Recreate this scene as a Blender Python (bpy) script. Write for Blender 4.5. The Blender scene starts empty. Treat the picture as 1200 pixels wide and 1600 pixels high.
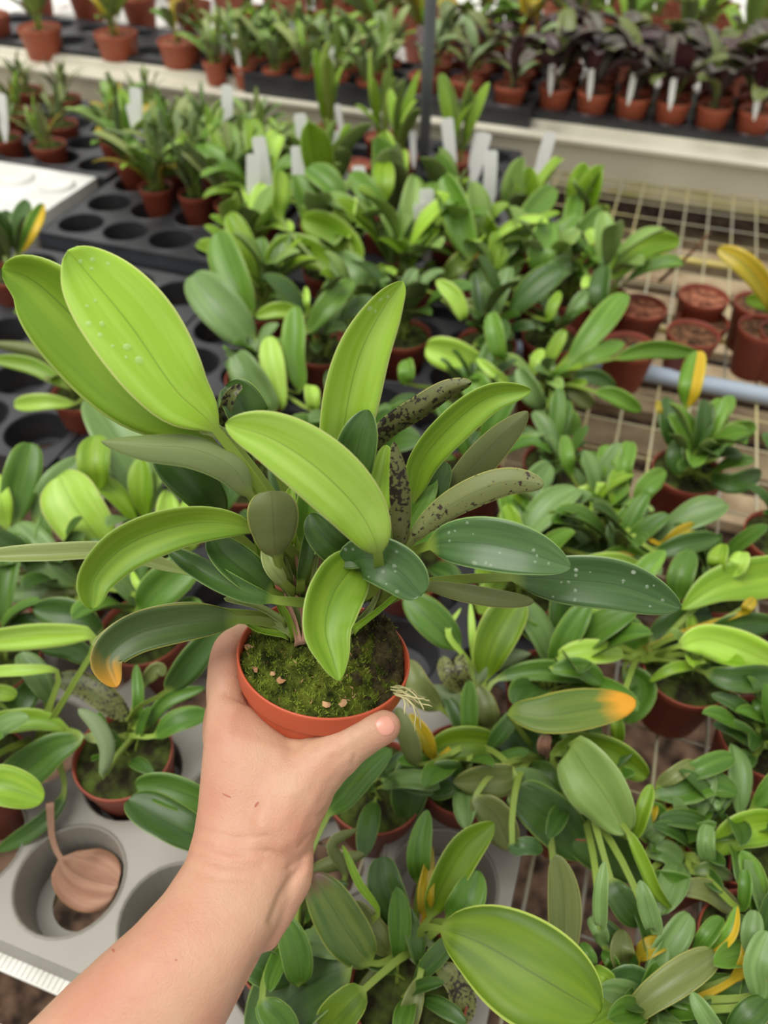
import bpy, bmesh, math, random
from mathutils import Vector, Matrix, noise
from mathutils.bvhtree import BVHTree
random.seed(7)
rnd = random.Random(11)
S = bpy.context.scene
COL = S.collection
V = Vector
# ------------------------------------------------------------------ camera
FPX = 1220.0; CAM_H = .74
yaw, pit, rol = math.radians(17.9), math.radians(45), math.radians(1.1)
CF = V((-math.sin(yaw)*math.cos(pit), math.cos(yaw)*math.cos(pit), -math.sin(pit)))
_r0 = V((math.cos(yaw), math.sin(yaw), 0)); _u0 = _r0.cross(CF)
CR = _r0*math.cos(rol)+_u0*math.sin(rol); CU = _u0*math.cos(rol)-_r0*math.sin(rol)
CP = V((0, 0, CAM_H))
cd = bpy.data.cameras.new('camera'); cam = bpy.data.objects.new('camera', cd); COL.objects.link(cam)
cam.matrix_world = Matrix(((CR.x, CU.x, -CF.x, CP.x), (CR.y, CU.y, -CF.y, CP.y), (CR.z, CU.z, -CF.z, CP.z), (0, 0, 0, 1)))
cd.sensor_fit = 'VERTICAL'; cd.sensor_height = 36; cd.lens = 36*FPX/1600
cd.clip_start = .02; cd.clip_end = 50
cd.dof.use_dof = True; cd.dof.focus_distance = .42; cd.dof.aperture_fstop = 6.5
S.camera = cam
# ------------------------------------------------------------------ light
w = bpy.data.worlds.new('greenhouse_daylight'); S.world = w; w.use_nodes = True
nt = w.node_tree; nt.nodes.clear()
tc = nt.nodes.new('ShaderNodeTexCoord'); sp = nt.nodes.new('ShaderNodeSeparateXYZ')
rp = nt.nodes.new('ShaderNodeValToRGB'); bg = nt.nodes.new('ShaderNodeBackground'); out = nt.nodes.new('ShaderNodeOutputWorld')
mr = nt.nodes.new('ShaderNodeMapRange'); mr.inputs[1].default_value = -1; mr.inputs[2].default_value = 1
nt.links.new(tc.outputs['Generated'], sp.inputs[0]); nt.links.new(sp.outputs[2], mr.inputs[0]); nt.links.new(mr.outputs[0], rp.inputs[0])
e = rp.color_ramp.elements
e[0].position = .40; e[0].color = (.16, .15, .12, 1)
e[1].position = 1.0; e[1].color = (1.0, .99, .96, 1)
x_ = rp.color_ramp.elements.new(.52); x_.color = (.55, .55, .52, 1)
x_ = rp.color_ramp.elements.new(.72); x_.color = (.92, .91, .88, 1)
nt.links.new(rp.outputs[0], bg.inputs[0]); bg.inputs[1].default_value = .85
nt.links.new(bg.outputs[0], out.inputs[0])
sl = bpy.data.lights.new('daylight', 'SUN'); sl.energy = 2.3; sl.angle = math.radians(38); sl.color = (1, .98, .94)
so = bpy.data.objects.new('daylight', sl); COL.objects.link(so)
so.rotation_euler = V((.3, .16, -1)).to_track_quat('-Z', 'Y').to_euler()
S.view_settings.view_transform = 'Standard'; S.view_settings.look = 'None'; S.view_settings.gamma = 1
S.view_settings.use_curve_mapping = False; S.view_settings.exposure = .4
S.cycles.max_bounces = 6; S.cycles.transparent_max_bounces = 6; S.cycles.caustics_reflective = False; S.cycles.caustics_refractive = False
# ------------------------------------------------------------------ helpers
def ray(x, y): return CF+CR*((x-600)/FPX)-CU*((y-800)/FPX)
def P(x, y, d): return CP+ray(x, y)*d
def at(x, y, z):
    v = ray(x, y); return CP+v*((z-CAM_H)/v.z)
def depth(q): return (q-CP).dot(CF)
def lin(c):
    return tuple(((v/255)/12.92 if v/255 <= .04045 else ((v/255+.055)/1.055)**2.4) for v in c)+(1,)
def link(name, me, parent=None, loc=(0, 0, 0)):
    o = bpy.data.objects.new(name, me); COL.objects.link(o)
    if parent: o.parent = parent
    o.location = loc
    return o
def tag(o, label=None, cat=None, group=None, kind=None):
    if label: o['label'] = label
    if cat: o['category'] = cat
    if group: o['group'] = group
    if kind: o['kind'] = kind
    return o
def empty(name, loc, label, cat, group=None):
    o = bpy.data.objects.new(name, None); COL.objects.link(o); o.location = loc; o.empty_display_size = .02
    return tag(o, label, cat, group)
class MB:
    def __init__(s): s.v = []; s.f = []; s.m = []; s.uv = []
    def add(s, vs, fs, mi=0, uvs=None):
        k = len(s.v); s.v += [tuple(p) for p in vs]
        for i, f in enumerate(fs):
            s.f.append(tuple(a+k for a in f)); s.m.append(mi)
        s.uv += uvs if uvs else [(0, 0)]*len(vs)
    def box(s, a, b, mi=0):
        x0, y0, z0 = a; x1, y1, z1 = b
        s.add([(x0, y0, z0), (x1, y0, z0), (x1, y1, z0), (x0, y1, z0), (x0, y0, z1), (x1, y0, z1), (x1, y1, z1), (x0, y1, z1)],
              [(0, 3, 2, 1), (4, 5, 6, 7), (0, 1, 5, 4), (1, 2, 6, 5), (2, 3, 7, 6), (3, 0, 4, 7)], mi)
    def tube(s, pts, rs, n=8, mi=0, cap=True):
        pts = [V(p) for p in pts]
        if not isinstance(rs, (list, tuple)): rs = [rs]*len(pts)
        vs = []; N = None
        for i, p in enumerate(pts):
            t = (pts[min(i+1, len(pts)-1)]-pts[max(i-1, 0)]).normalized()
            if N is None: N = t.orthogonal().normalized()
            N = (N-t*N.dot(t)).normalized(); B = t.cross(N)
            for k in range(n):
                a = 2*math.pi*k/n; vs.append(p+(N*math.cos(a)+B*math.sin(a))*rs[i])
        fs = [(i*n+k, i*n+(k+1) % n, (i+1)*n+(k+1) % n, (i+1)*n+k) for i in range(len(pts)-1) for k in range(n)]
        if cap: fs += [tuple(range(n))[::-1], tuple((len(pts)-1)*n+k for k in range(n))]
        s.add(vs, fs, mi)
    def lathe(s, prof, n=40, c=(0, 0, 0), mi=0):
        vs = [(c[0]+r*math.cos(2*math.pi*k/n), c[1]+r*math.sin(2*math.pi*k/n), c[2]+z) for r, z in prof for k in range(n)]
        fs = [(i*n+k, i*n+(k+1) % n, (i+1)*n+(k+1) % n, (i+1)*n+k) for i in range(len(prof)-1) for k in range(n)]
        s.add(vs, fs, mi)
    def mesh(s, name, mats, smooth=True):
        me = bpy.data.meshes.new(name); me.from_pydata(s.v, [], s.f)
        for m in (mats if isinstance(mats, (list, tuple)) else [mats]): me.materials.append(m)
        me.polygons.foreach_set('material_index', s.m)
        me.polygons.foreach_set('use_smooth', [smooth]*len(s.f))
        ul = me.uv_layers.new(name='UVMap'); li = [0]*len(me.loops); me.loops.foreach_get('vertex_index', li)
        ul.data.foreach_set('uv', [c for i in li for c in s.uv[i]])
        me.update(); return me
    def build(s, name, mats, parent=None, loc=(0, 0, 0), smooth=True):
        return link(name, s.mesh(name, mats, smooth), parent, loc)
# ------------------------------------------------------------------ materials
def mat(name, c1, c2=None, rough=.6, scale=20, spec=.4, bump=0, bscale=60, detail=3, metal=0, sub=0, lo=.35, hi=.65):
    m = bpy.data.materials.new(name); m.use_nodes = True; n = m.node_tree; b = n.nodes['Principled BSDF']
    b.inputs['Roughness'].default_value = rough; b.inputs['Specular IOR Level'].default_value = spec; b.inputs['Metallic'].default_value = metal
    t = n.nodes.new('ShaderNodeTexCoord')
    if c2:
        z = n.nodes.new('ShaderNodeTexNoise'); z.inputs['Scale'].default_value = scale; z.inputs['Detail'].default_value = detail
        r = n.nodes.new('ShaderNodeValToRGB'); r.color_ramp.elements[0].color = lin(c1); r.color_ramp.elements[1].color = lin(c2)
        r.color_ramp.elements[0].position = lo; r.color_ramp.elements[1].position = hi
        n.links.new(t.outputs['Object'], z.inputs[0]); n.links.new(z.outputs[0], r.inputs[0]); n.links.new(r.outputs[0], b.inputs['Base Color'])
    else: b.inputs['Base Color'].default_value = lin(c1)
    if bump:
        z = n.nodes.new('ShaderNodeTexNoise'); z.inputs['Scale'].default_value = bscale; z.inputs['Detail'].default_value = 6
        u = n.nodes.new('ShaderNodeBump'); u.inputs['Strength'].default_value = bump; u.inputs['Distance'].default_value = .002
        n.links.new(t.outputs['Object'], z.inputs[0]); n.links.new(z.outputs[0], u.inputs['Height']); n.links.new(u.outputs[0], b.inputs['Normal'])
    if sub:
        b.inputs['Subsurface Weight'].default_value = sub; b.inputs['Subsurface Radius'].default_value = (.01, .004, .002); b.inputs['Subsurface Scale'].default_value = 1
    return m
def leafmat(name, c1, c2, edge, tip=None, tipstart=.8, spots=None, rough=.4, trans=.24, spotlo=.73, half=None, k_pet=True):
    """streaked leaf: UV x runs base to tip, UV y across"""
    m = bpy.data.materials.new(name); m.use_nodes = True; n = m.node_tree; L = n.links.new; N = n.nodes.new
    b = n.nodes['Principled BSDF']; b.inputs['Roughness'].default_value = rough; b.inputs['Specular IOR Level'].default_value = .4
    uv = N('ShaderNodeTexCoord'); s = N('ShaderNodeSeparateXYZ'); L(uv.outputs['UV'], s.inputs[0])
    oi = N('ShaderNodeObjectInfo')
    mp = N('ShaderNodeCombineXYZ')
    a = N('ShaderNodeMath'); a.operation = 'MULTIPLY'; a.inputs[1].default_value = .8; L(s.outputs[0], a.inputs[0]); L(a.outputs[0], mp.inputs[0])
    a = N('ShaderNodeMath'); a.operation = 'MULTIPLY'; a.inputs[1].default_value = 3.6; L(s.outputs[1], a.inputs[0]); L(a.outputs[0], mp.inputs[1])
    a = N('ShaderNodeMath'); a.operation = 'MULTIPLY'; a.inputs[1].default_value = 37; L(oi.outputs['Random'], a.inputs[0]); L(a.outputs[0], mp.inputs[2])
    z = N('ShaderNodeTexNoise'); z.inputs['Scale'].default_value = 1.3; z.inputs['Detail'].default_value = 3; L(mp.outputs[0], z.inputs[0])
    r = N('ShaderNodeValToRGB'); r.color_ramp.elements[0].color = lin(c1); r.color_ramp.elements[1].color = lin(c2)
    r.color_ramp.elements[0].position = .36; r.color_ramp.elements[1].position = .66; L(z.outputs[0], r.inputs[0])
    col = r.outputs[0]
    def mix(fac, c, cb, mode='MIX'):
        x = N('ShaderNodeMix'); x.data_type = 'RGBA'; x.blend_type = mode
        if isinstance(fac, float): x.inputs[0].default_value = fac
        else: L(fac, x.inputs[0])
        L(c, x.inputs[6])
        if isinstance(cb, tuple): x.inputs[7].default_value = cb
        else: L(cb, x.inputs[7])
        return x.outputs[2]
    # distance from the midrib 0..1
    d = N('ShaderNodeMath'); d.operation = 'SUBTRACT'; d.inputs[1].default_value = .5; L(s.outputs[1], d.inputs[0])
    ab = N('ShaderNodeMath'); ab.operation = 'ABSOLUTE'; L(d.outputs[0], ab.inputs[0])
    def rng(src, lo, hi):
        q = N('ShaderNodeMapRange'); q.inputs[1].default_value = lo; q.inputs[2].default_value = hi; L(src, q.inputs[0]); return q.outputs[0]
    if half:
        col = mix(rng(s.outputs[1], .5, .53), col, lin(half))
    rib = rng(ab.outputs[0], .018, .004)
    rm = N('ShaderNodeMath'); rm.operation = 'MULTIPLY'; rm.inputs[1].default_value = .45; L(rib, rm.inputs[0])
    col = mix(rm.outputs[0], col, lin(tuple(v*.62 for v in c1)))
    col = mix(rng(ab.outputs[0], .468, .482), col, lin(edge))
    col = mix(rng(s.outputs[0], .10, -.02), col, lin((138, 160, 66) if k_pet else c2))
    if tip:
        t2 = N('ShaderNodeMath'); t2.operation = 'MULTIPLY_ADD'; t2.inputs[1].default_value = .25; L(z.outputs[0], t2.inputs[0]); L(s.outputs[0], t2.inputs[2])
        col = mix(rng(t2.outputs[0], tipstart+.08, tipstart+.25), col, lin(tip))
    if spots:
        z2 = N('ShaderNodeTexNoise'); z2.inputs['Scale'].default_value = 420; z2.inputs['Detail'].default_value = 4; L(uv.outputs['Object'], z2.inputs[0])
        z3 = N('ShaderNodeTexNoise'); z3.inputs['Scale'].default_value = 60; L(uv.outputs['Object'], z3.inputs[0])
        ad = N('ShaderNodeMath'); ad.operation = 'MULTIPLY_ADD'; ad.inputs[1].default_value = .55; L(z3.outputs[0], ad.inputs[0]); L(z2.outputs[0], ad.inputs[2])
        col = mix(rng(ad.outputs[0], spotlo+.24, spotlo+.28), col, lin(spots))
    # small brightness change from leaf to leaf
    hs = N('ShaderNodeHueSaturation'); q = N('ShaderNodeMapRange'); q.inputs[3].default_value = .86; q.inputs[4].default_value = 1.12
    L(oi.outputs['Random'], q.inputs[0]); L(q.outputs[0], hs.inputs['Value']); L(col, hs.inputs['Color']); col = hs.outputs[0]
    L(col, b.inputs['Base Color'])
    bp = N('ShaderNodeBump'); bp.inputs['Strength'].default_value = .25; bp.inputs['Distance'].default_value = .0006
    L(z.outputs[0], bp.inputs['Height']); L(bp.outputs[0], b.inputs['Normal'])
    tr = N('ShaderNodeBsdfTranslucent'); L(col, tr.inputs[0])
    ms = N('ShaderNodeMixShader'); ms.inputs[0].default_value = trans; L(b.outputs[0], ms.inputs[1]); L(tr.outputs[0], ms.inputs[2])
    o = [x for x in n.nodes if x.type == 'OUTPUT_MATERIAL'][0]; L(ms.outputs[0], o.inputs[0])
    return m
LM = {}
def LK(k, c1, c2, edge, under=None, **kw):
    t = leafmat('leaf_'+k, c1, c2, edge, **kw)
    kw2 = {q: kw[q] for q in kw if q in ('tip', 'tipstart', 'spots', 'spotlo', 'k_pet')}
    u = leafmat('leaf_underside_'+k, under or c1, under or c2, edge, rough=.5, **kw2)
    LM[k] = [t, u]
LK('lime_shaded', (78, 108, 3), (102, 132, 7), (176, 196, 90), (140, 160, 60), trans=.25, rough=.5)  # darker copy of lime: weaker light on lower leaves put into the colour
LK('sage', (122, 154, 72), (140, 168, 88), (160, 184, 110), (128, 144, 88), trans=.2)
LK('lime', (160, 200, 58), (184, 220, 100), (204, 218, 126), (150, 172, 78), trans=.3)
LK('bright', (112, 152, 30), (142, 176, 48), (180, 204, 104), (132, 156, 76), trans=.28)
LK('mid', (86, 126, 34), (110, 150, 52), (156, 180, 86), (116, 134, 72))
LK('deep', (66, 104, 26), (88, 126, 40), (140, 168, 80), (104, 124, 64), trans=.2)  # mid leaf darkened: the dimmer foreground light is painted into this colour
LK('dark', (48, 78, 24), (66, 96, 34), (122, 148, 70), (96, 110, 60), trans=.14)
LK('wet', (54, 84, 36), (72, 104, 52), (126, 154, 92), (96, 110, 60), trans=.12, rough=.34)
LK('blue', (94, 124, 62), (114, 144, 80), (136, 162, 98), (112, 130, 84), trans=.18)
LK('olive', (92, 104, 50), (110, 120, 64), (164, 164, 92), (102, 112, 60), trans=.15)
LK('spot', (108, 118, 62), (122, 130, 76), (172, 170, 100), (112, 120, 68), spots=(52, 34, 26), spotlo=.65, trans=.12)
LK('blotch', (98, 106, 54), (112, 118, 64), (164, 160, 90), (104, 110, 60), spots=(44, 32, 24), spotlo=.565, trans=.12)
LK('yellowtip', (86, 114, 38), (108, 130, 46), (180, 178, 80), (110, 130, 62), tip=(220, 158, 36), tipstart=.74)
LK('darktip', (66, 90, 38), (80, 104, 46), (156, 154, 70), (96, 108, 58), tip=(206, 150, 44), tipstart=.84)
LK('browntip', (70, 98, 38), (102, 120, 50), (146, 156, 78), (96, 108, 58), tip=(96, 66, 50), tipstart=.84)
LK('gold', (150, 140, 30), (190, 160, 34), (206, 176, 60), (160, 140, 50), k_pet=False)
LK('halfgold', (92, 138, 34), (112, 156, 44), (170, 180, 60), (130, 150, 60), half=(214, 180, 40))
LK('dead', (144, 104, 82), (176, 138, 114), (150, 110, 80), (140, 100, 74), rough=.8, trans=.05, k_pet=False)
LK('pale', (136, 152, 84), (152, 168, 100), (186, 192, 130), (150, 156, 98))
LK('silver', (112, 134, 84), (138, 158, 104), (156, 174, 120), (120, 138, 94))
LK('purple', (64, 52, 50), (100, 98, 80), (92, 82, 74), (78, 50, 54), trans=.08, k_pet=False)
LK('plum', (54, 34, 38), (76, 58, 54), (88, 58, 58), (84, 42, 50), trans=.08, k_pet=False)
M = {}
M['terracotta'] = mat('terracotta_plastic', (168, 72, 42), (180, 80, 50), .42, 8)
M['oldpot'] = mat('brown_plastic', (118, 54, 38), (140, 66, 46), .5, 10)
M['farpot'] = mat('red_brown_plastic', (150, 74, 50), (168, 88, 62), .5, 10)
M['soil'] = mat('bark_soil', (44, 32, 24), (112, 78, 54), .95, 90, .1, .9, 160)
M['barkred'] = mat('red_bark_soil', (84, 48, 36), (160, 104, 78), .95, 80, .1, .9, 160)
M['soilmoss'] = mat('mossy_soil', (38, 34, 22), (70, 84, 34), .95, 70, .1, .9, 160)
M['moss'] = mat('green_moss', (34, 42, 12), (84, 92, 30), .95, 110, .1, .6, 300)
M['mosstip'] = mat('moss_tips', (76, 98, 26), (128, 144, 50), .9, 60, .1)
M['mossdark'] = mat('dark_moss', (36, 28, 22), (70, 64, 38), .95, 120, .1, .6, 300)
M['litter'] = mat('dry_litter', (150, 110, 76), (182, 144, 106), .9, 60, .1)
M['grey'] = mat('grey_plastic', (130, 126, 116), (142, 138, 128), .45, 6, .4)
M['lightgrey'] = mat('pale_plastic', (190, 190, 184), (214, 214, 206), .5, 9, .4)
M['black'] = mat('black_plastic', (34, 35, 37), (50, 50, 52), .38, 14, .5)
M['white'] = mat('white_plastic', (226, 226, 220), None, .5)
M['orange'] = mat('tan_wood', (214, 170, 128), None, .7)
M['alu'] = mat('aluminium', (192, 187, 166), (208, 203, 184), .45, 5, .5, metal=.15)
M['alualgae'] = mat('stained_aluminium', (176, 170, 140), (150, 146, 84), .6, 9, .4, lo=.45, hi=.7)
M['ledge'] = mat('ledge_plastic', (196, 194, 184), (214, 212, 204), .5, 30)
M['wire'] = mat('galvanised_wire', (150, 148, 136), (182, 170, 116), .55, 6, .5)
M['wireyel'] = mat('stained_wire', (178, 164, 104), (200, 184, 110), .6, 10, .4)
M['plank'] = mat('weathered_wood', (122, 104, 80), (164, 146, 116), .85, 14, .2)
M['pipe'] = mat('grey_blue_pipe', (146, 158, 172), (158, 170, 182), .4, 6)
M['pole'] = mat('grey_steel', (96, 100, 102), (110, 114, 116), .45, 8)
M['floor'] = mat('gravel_ground', (40, 32, 26), (116, 92, 74), .95, 26, .1, .8, 60, detail=6)
# ------------------------------------------------------------------ leaves
def spline(pts, n):
    """Catmull-Rom through pts, resampled evenly: n+1 points"""
    p = [pts[0]*2-pts[1]]+list(pts)+[pts[-1]*2-pts[-2]]
    o = []
    for i in range(1, len(p)-2):
        for k in range(12):
            t = k/12; a, b, c, d = p[i-1], p[i], p[i+1], p[i+2]
            o.append(.5*((2*b)+(c-a)*t+(2*a-5*b+4*c-d)*t*t+(3*b-3*c+d-a)*t**3))
    o.append(p[-2].copy())
    cum = [0]
    for i in range(1, len(o)): cum.append(cum[-1]+(o[i]-o[i-1]).length)
    T = cum[-1]; r = []; j = 0
    for k in range(n+1):
        s = T*k/n
        while j < len(o)-2 and cum[j+1] < s: j += 1
        u = (s-cum[j])/max(cum[j+1]-cum[j], 1e-9); r.append(o[j].lerp(o[j+1], min(max(u, 0), 1)))
    return r, T
def leaf_mesh(name, pts, hw, nrm, kind, pf=0., fold=25, petw=.0022, th=.0007, a=.75, b=.5, nb=18, m=6, wave=0, org=None, twist=0, seed=0):
    """pts centreline, nrm(point, t) the direction the upper face looks; returns mesh and sampler"""
    npet = 8 if pf > .02 else 0
    N = nb+npet
    c, T = spline(pts, 60)
    cs = []
    for i in range(N+1):
        if npet and i <= npet: t = pf*i/npet
        else:
            s = (i-npet)/nb; t = pf+(1-pf)*(1-(1-s)**1.35 if s > 0 else 0)*1.0
        f = t*60; j = min(int(f), 59); cs.append((c[j].lerp(c[j+1], f-j), t))
    pk = a/(a+b); mx = pk**a*(1-pk)**b
    org = org or V((0, 0, 0)); fa = math.radians(fold)
    top = []; bot = []; uvs = []; fr = []
    for i, (p, t) in enumerate(cs):
        q0 = cs[max(i-1, 0)][0]; q1 = cs[min(i+1, N)][0]
        tg = (q1-q0).normalized(); nn = nrm(p, t); nn = nn-tg*nn.dot(tg)
        if nn.length < 1e-4: nn = tg.orthogonal()
        nn.normalize()
        if twist: nn = Matrix.Rotation(math.radians(twist)*(t-.5), 3, tg) @ nn
        sd = tg.cross(nn).normalized()
        s = max((t-pf)/(1-pf), 0)
        wd = hw*(s**a*max(1-s, 0)**b)/mx if s > 0 else 0
        pw = petw*(1+.5*(1-min(t/max(pf, .05), 1)))*(1 if s < .5 else max(1-(s-.5)*2.2, 0))
        wd = max(wd, pw, .0002)
        f = fa*(min(1, .35+s*2) if s < .85 else 1)
        fr.append((p, sd, nn, wd, f, t))
        for k in range(m+1):
            v = -1+2*k/m; av = abs(v)
            h = av**1.35*wd*math.sin(f)+wave*hw*math.sin(s*9+seed+v*1.5)*av*min(s*2, 1)
            q = p+sd*(v*wd*math.cos(f))+nn*h-org
            thick = th*(1-.7*av**3)+(.0016 if s < .02 else max(0, .0012*(1-s*2.5)))*(1-av)
            top.append(q); bot.append(q-nn*thick); uvs.append((t if pf < .02 else max(0, s), .5+v/2))
    W = m+1; vs = top+bot; K = len(top); fT = []; fB = []
    for i in range(N):
        for k in range(m):
            x = i*W+k
            fT.append((x, x+W, x+W+1, x+1)); fB.append((K+x, K+x+1, K+x+W+1, K+x+W))
    for i in range(N):
        x = i*W; fB.append((x, K+x, K+x+W, x+W)); x = i*W+m; fB.append((x, x+W, K+x+W, K+x))
    for k in range(m):
        fB.append((k, k+1, K+k+1, K+k)); x = N*W+k; fB.append((x, K+x, K+x+1, x+1))
    mb = MB(); mb.add(vs, fT, 0, uvs+uvs); mb.f += fB; mb.m += [1]*len(fB)
    me = mb.mesh(name, LM[kind])
    def samp(t, v):
        i = min(range(len(fr)), key=lambda j: abs(fr[j][5]-t)); p, sd, nn, wd, f, _ = fr[i]
        return p+sd*(v*wd*math.cos(f))+nn*(abs(v)**1.35*wd*math.sin(f))-org, nn, sd
    return me, samp
# ------------------------------------------------------------------ pots
def pot_mesh(key, r, h, m, band=.012):
    mb = MB(); rb = r*.74
    mb.lathe([(0, -h), (rb*.96, -h), (rb, -h+.002), (r*.955, -band), (r*.985, -band+.0012), (r, -.001), (r, 0), (r-.0008, .0006), (r-.0018, 0), (r*.94, -band), (rb*.95, -h+.004), (0, -h+.004)], 48)
    return mb.mesh('pot', M[m])
def soil_mesh(r, m, amp=.004, mound=.003, dz=-.008, n=48, rings=14, seed=0):
    mb = MB(); vs = [(0, 0, dz+mound)]
    for i in range(1, rings+1):
        rr = r*i/rings
        for k in range(n):
            a = 2*math.pi*k/n; x, y = rr*math.cos(a), rr*math.sin(a)
            z = dz+mound*(1-(i/rings)**2)+amp*noise.noise(V((x*90+seed, y*90, seed)))*(1 if i < rings else .2)
            vs.append((x, y, z))
    fs = [(0, 1+k, 1+(k+1) % n) for k in range(n)]
    for i in range(rings-1):
        for k in range(n): fs.append((1+i*n+k, 1+(i+1)*n+k, 1+(i+1)*n+(k+1) % n, 1+i*n+(k+1) % n))
    mb.add(vs, fs); return mb.mesh('soil', M[m])
_pc = {}
def pot_parts(root, r=.045, h=.08, m='oldpot', s='soilmoss', z=0.):
    k = (r, h, m)
    if k not in _pc: _pc[k] = pot_mesh('p', r, h, m)
    link('pot', _pc[k], root, (0, 0, z))
    k = (r, s)
    if k not in _pc: _pc[k] = soil_mesh(r*.965, s, seed=len(_pc))
    link('soil', _pc[k], root, (0, 0, z))
_lab = {}
def stick(root, loc, m='white', wd=.013, hh=.07, lean=0., rz=0., name='plant_label'):
    k = (m, wd, hh)
    if k not in _lab:
        mb = MB(); a = wd/2
        out_ = [(-a, hh*.5), (-a, hh*.95), (-a*.7, hh), (a*.7, hh), (a, hh*.95), (a, hh*.5), (a*.9, 0), (a*.25, -hh*.5), (-a*.25, -hh*.5), (-a*.9, 0)]
        n = len(out_); mb.add([(x, -.0005, z) for x, z in out_]+[(x, .0005, z) for x, z in out_],
               [tuple(range(n))[::-1], tuple(range(n, 2*n))]+[(i, (i+1) % n, n+(i+1) % n, n+i) for i in range(n)])
        _lab[k] = mb.mesh('plant_label', M[m], False)
    o = link(name, _lab[k], root, loc); o.rotation_euler = (lean, rnd.uniform(-.2, .2), rz)
    return o
# ------------------------------------------------------------------ procedural plants
_tm = {}
def template(kind, form, i):
    """leaf along +X; form = (half width ratio, start elevation, end elevation, petiole fraction)"""
    k = (kind, form, i)
    if k not in _tm:
        R = random.Random(str(k)); wr, e0, e1, pf = form
        e0 += R.uniform(-8, 8); e1 += R.uniform(-20, 20)
        p = V((0, 0, 0)); pts = [p.copy()]
        for j in range(6):
            el = math.radians(e0+(e1-e0)*((j+.5)/6)**1.2); p = p+V((math.cos(el), R.uniform(-.04, .04), math.sin(el)))/6; pts.append(p.copy())
        def nr(q, t):
            el = math.radians(e0+(e1-e0)*t); return V((-math.sin(el), 0, math.cos(el)))
        me, _ = leaf_mesh('leaf', pts, wr*R.uniform(.85, 1.15), nr, kind, pf=pf, fold=R.uniform(18, 34), petw=.014, th=.004, a=.8, b=.56, nb=11, m=4, wave=R.uniform(0, .12), twist=R.uniform(-40, 40), seed=R.uniform(0, 9))
        _tm[k] = me
    return _tm[k]
FORMS = {'broad': (.135, 78, 24, .32), 'upright': (.16, 84, 62, .3), 'flat': (.18, 50, -10, .3), 'narrow': (.065, 84, 55, .1), 'grass': (.03, 80, 20, .05),
         'strap': (.10, 76, 15, .12), 'small': (.13, 66, 24, .22), 'spear': (.095, 84, 60, .1), 'long': (.13, 78, -5, .2)}
def foliage(root, kinds, form, n, L, z=0, jit=.012, R=rnd, az=None):
    forms = form if isinstance(form, (list, tuple)) else [form]
    for j in range(n):
        a = 2.399963*j+R.uniform(-.4, .4) if az is None else R.uniform(*az)
        me = template(R.choice(kinds), FORMS[R.choice(forms)], R.randrange(4))
        o = link('leaf', me, root, (R.uniform(-jit, jit), R.uniform(-jit, jit), z-.006))
        s = R.uniform(*L); o.scale = (s, s, s); o.rotation_euler = (R.uniform(-.2, .2), R.uniform(-.25, .25), a)
def potted(name, label, cat, loc, kinds, form, n, L, group=None, r=.045, h=.08, pm='oldpot', sm='soilmoss', sticks=0, srot=0, jit=.012, az=None):
    root = empty(name, loc, label, cat, group)
    pot_parts(root, r, h, pm, sm)
    foliage(root, kinds, form, n, L, 0, jit, az=az)
    for q in range(sticks): stick(root, (rnd.uniform(-.01, .01), -r*.72, .005), 'white', .014, .05, -.12, srot)
    return root
# ================================================================== STRUCTURE
mb = MB(); mb.add([(-6, -2, -.78), (4, -2, -.78), (4, 8, -.78), (-6, 8, -.78)], [(0, 1, 2, 3)])
o = mb.build('floor', M['floor']); tag(o, kind='structure')
# near bench: wire mesh on slats, plastic front ledge
bench = empty('greenhouse_bench', (-.6, 1., 0), 'near greenhouse bench of square wire mesh carrying the broad-leaved plants', 'bench')
BL = V((-.6, 1., 0))
def bpart(name, mb, m, root=bench, org=BL, smooth=False):
    mb.v = [tuple(V(p)-org) for p in mb.v]; return mb.build(name, m, root, smooth=smooth)
mb = MB()
x = -2.6
while x < 1.2: mb.tube([(x, .1, -.006), (x, 1.965, -.006)], .0021, 6); x += .05
bpart('wire_mesh', mb, M['wire'], smooth=True)
mb = MB(); y = .12
while y < 1.96: mb.tube([(-2.6, y, -.0088), (1.2, y, -.0088)], .0014, 6); y += .075
bpart('cross_wires', mb, M['wire'], smooth=True)
mb = MB()
for y in (1.33, 1.62): mb.tube([(-2.6, y, -.018), (1.2, y, -.018)], .007, 8)
bpart('support_rod', mb, M['wireyel'], smooth=True)
for i in range(9):
    y = 1.01+i*.125; mb = MB(); mb.box((-2.6, y, -.17), (1.2, y+.075, -.15)); s_ = bpart('wooden_slat', mb, M['plank'])
mb = MB(); mb.box((-2.6, .088, -.035), (1.2, .1, .012)); 
mb.box((-2.6, .08, .006), (1.2, .088, .012))
for i in range(760): mb.box((-2.6+i*.005, .081, .012), (-2.6+i*.005+.003, .097, .0128))
bpart('front_rim', mb, M['ledge'])
mb = MB(); mb.box((-2.6, -.12, -.07), (1.2, .052, -.045)); bpart('front_board', mb, M['ledge'])
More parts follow.
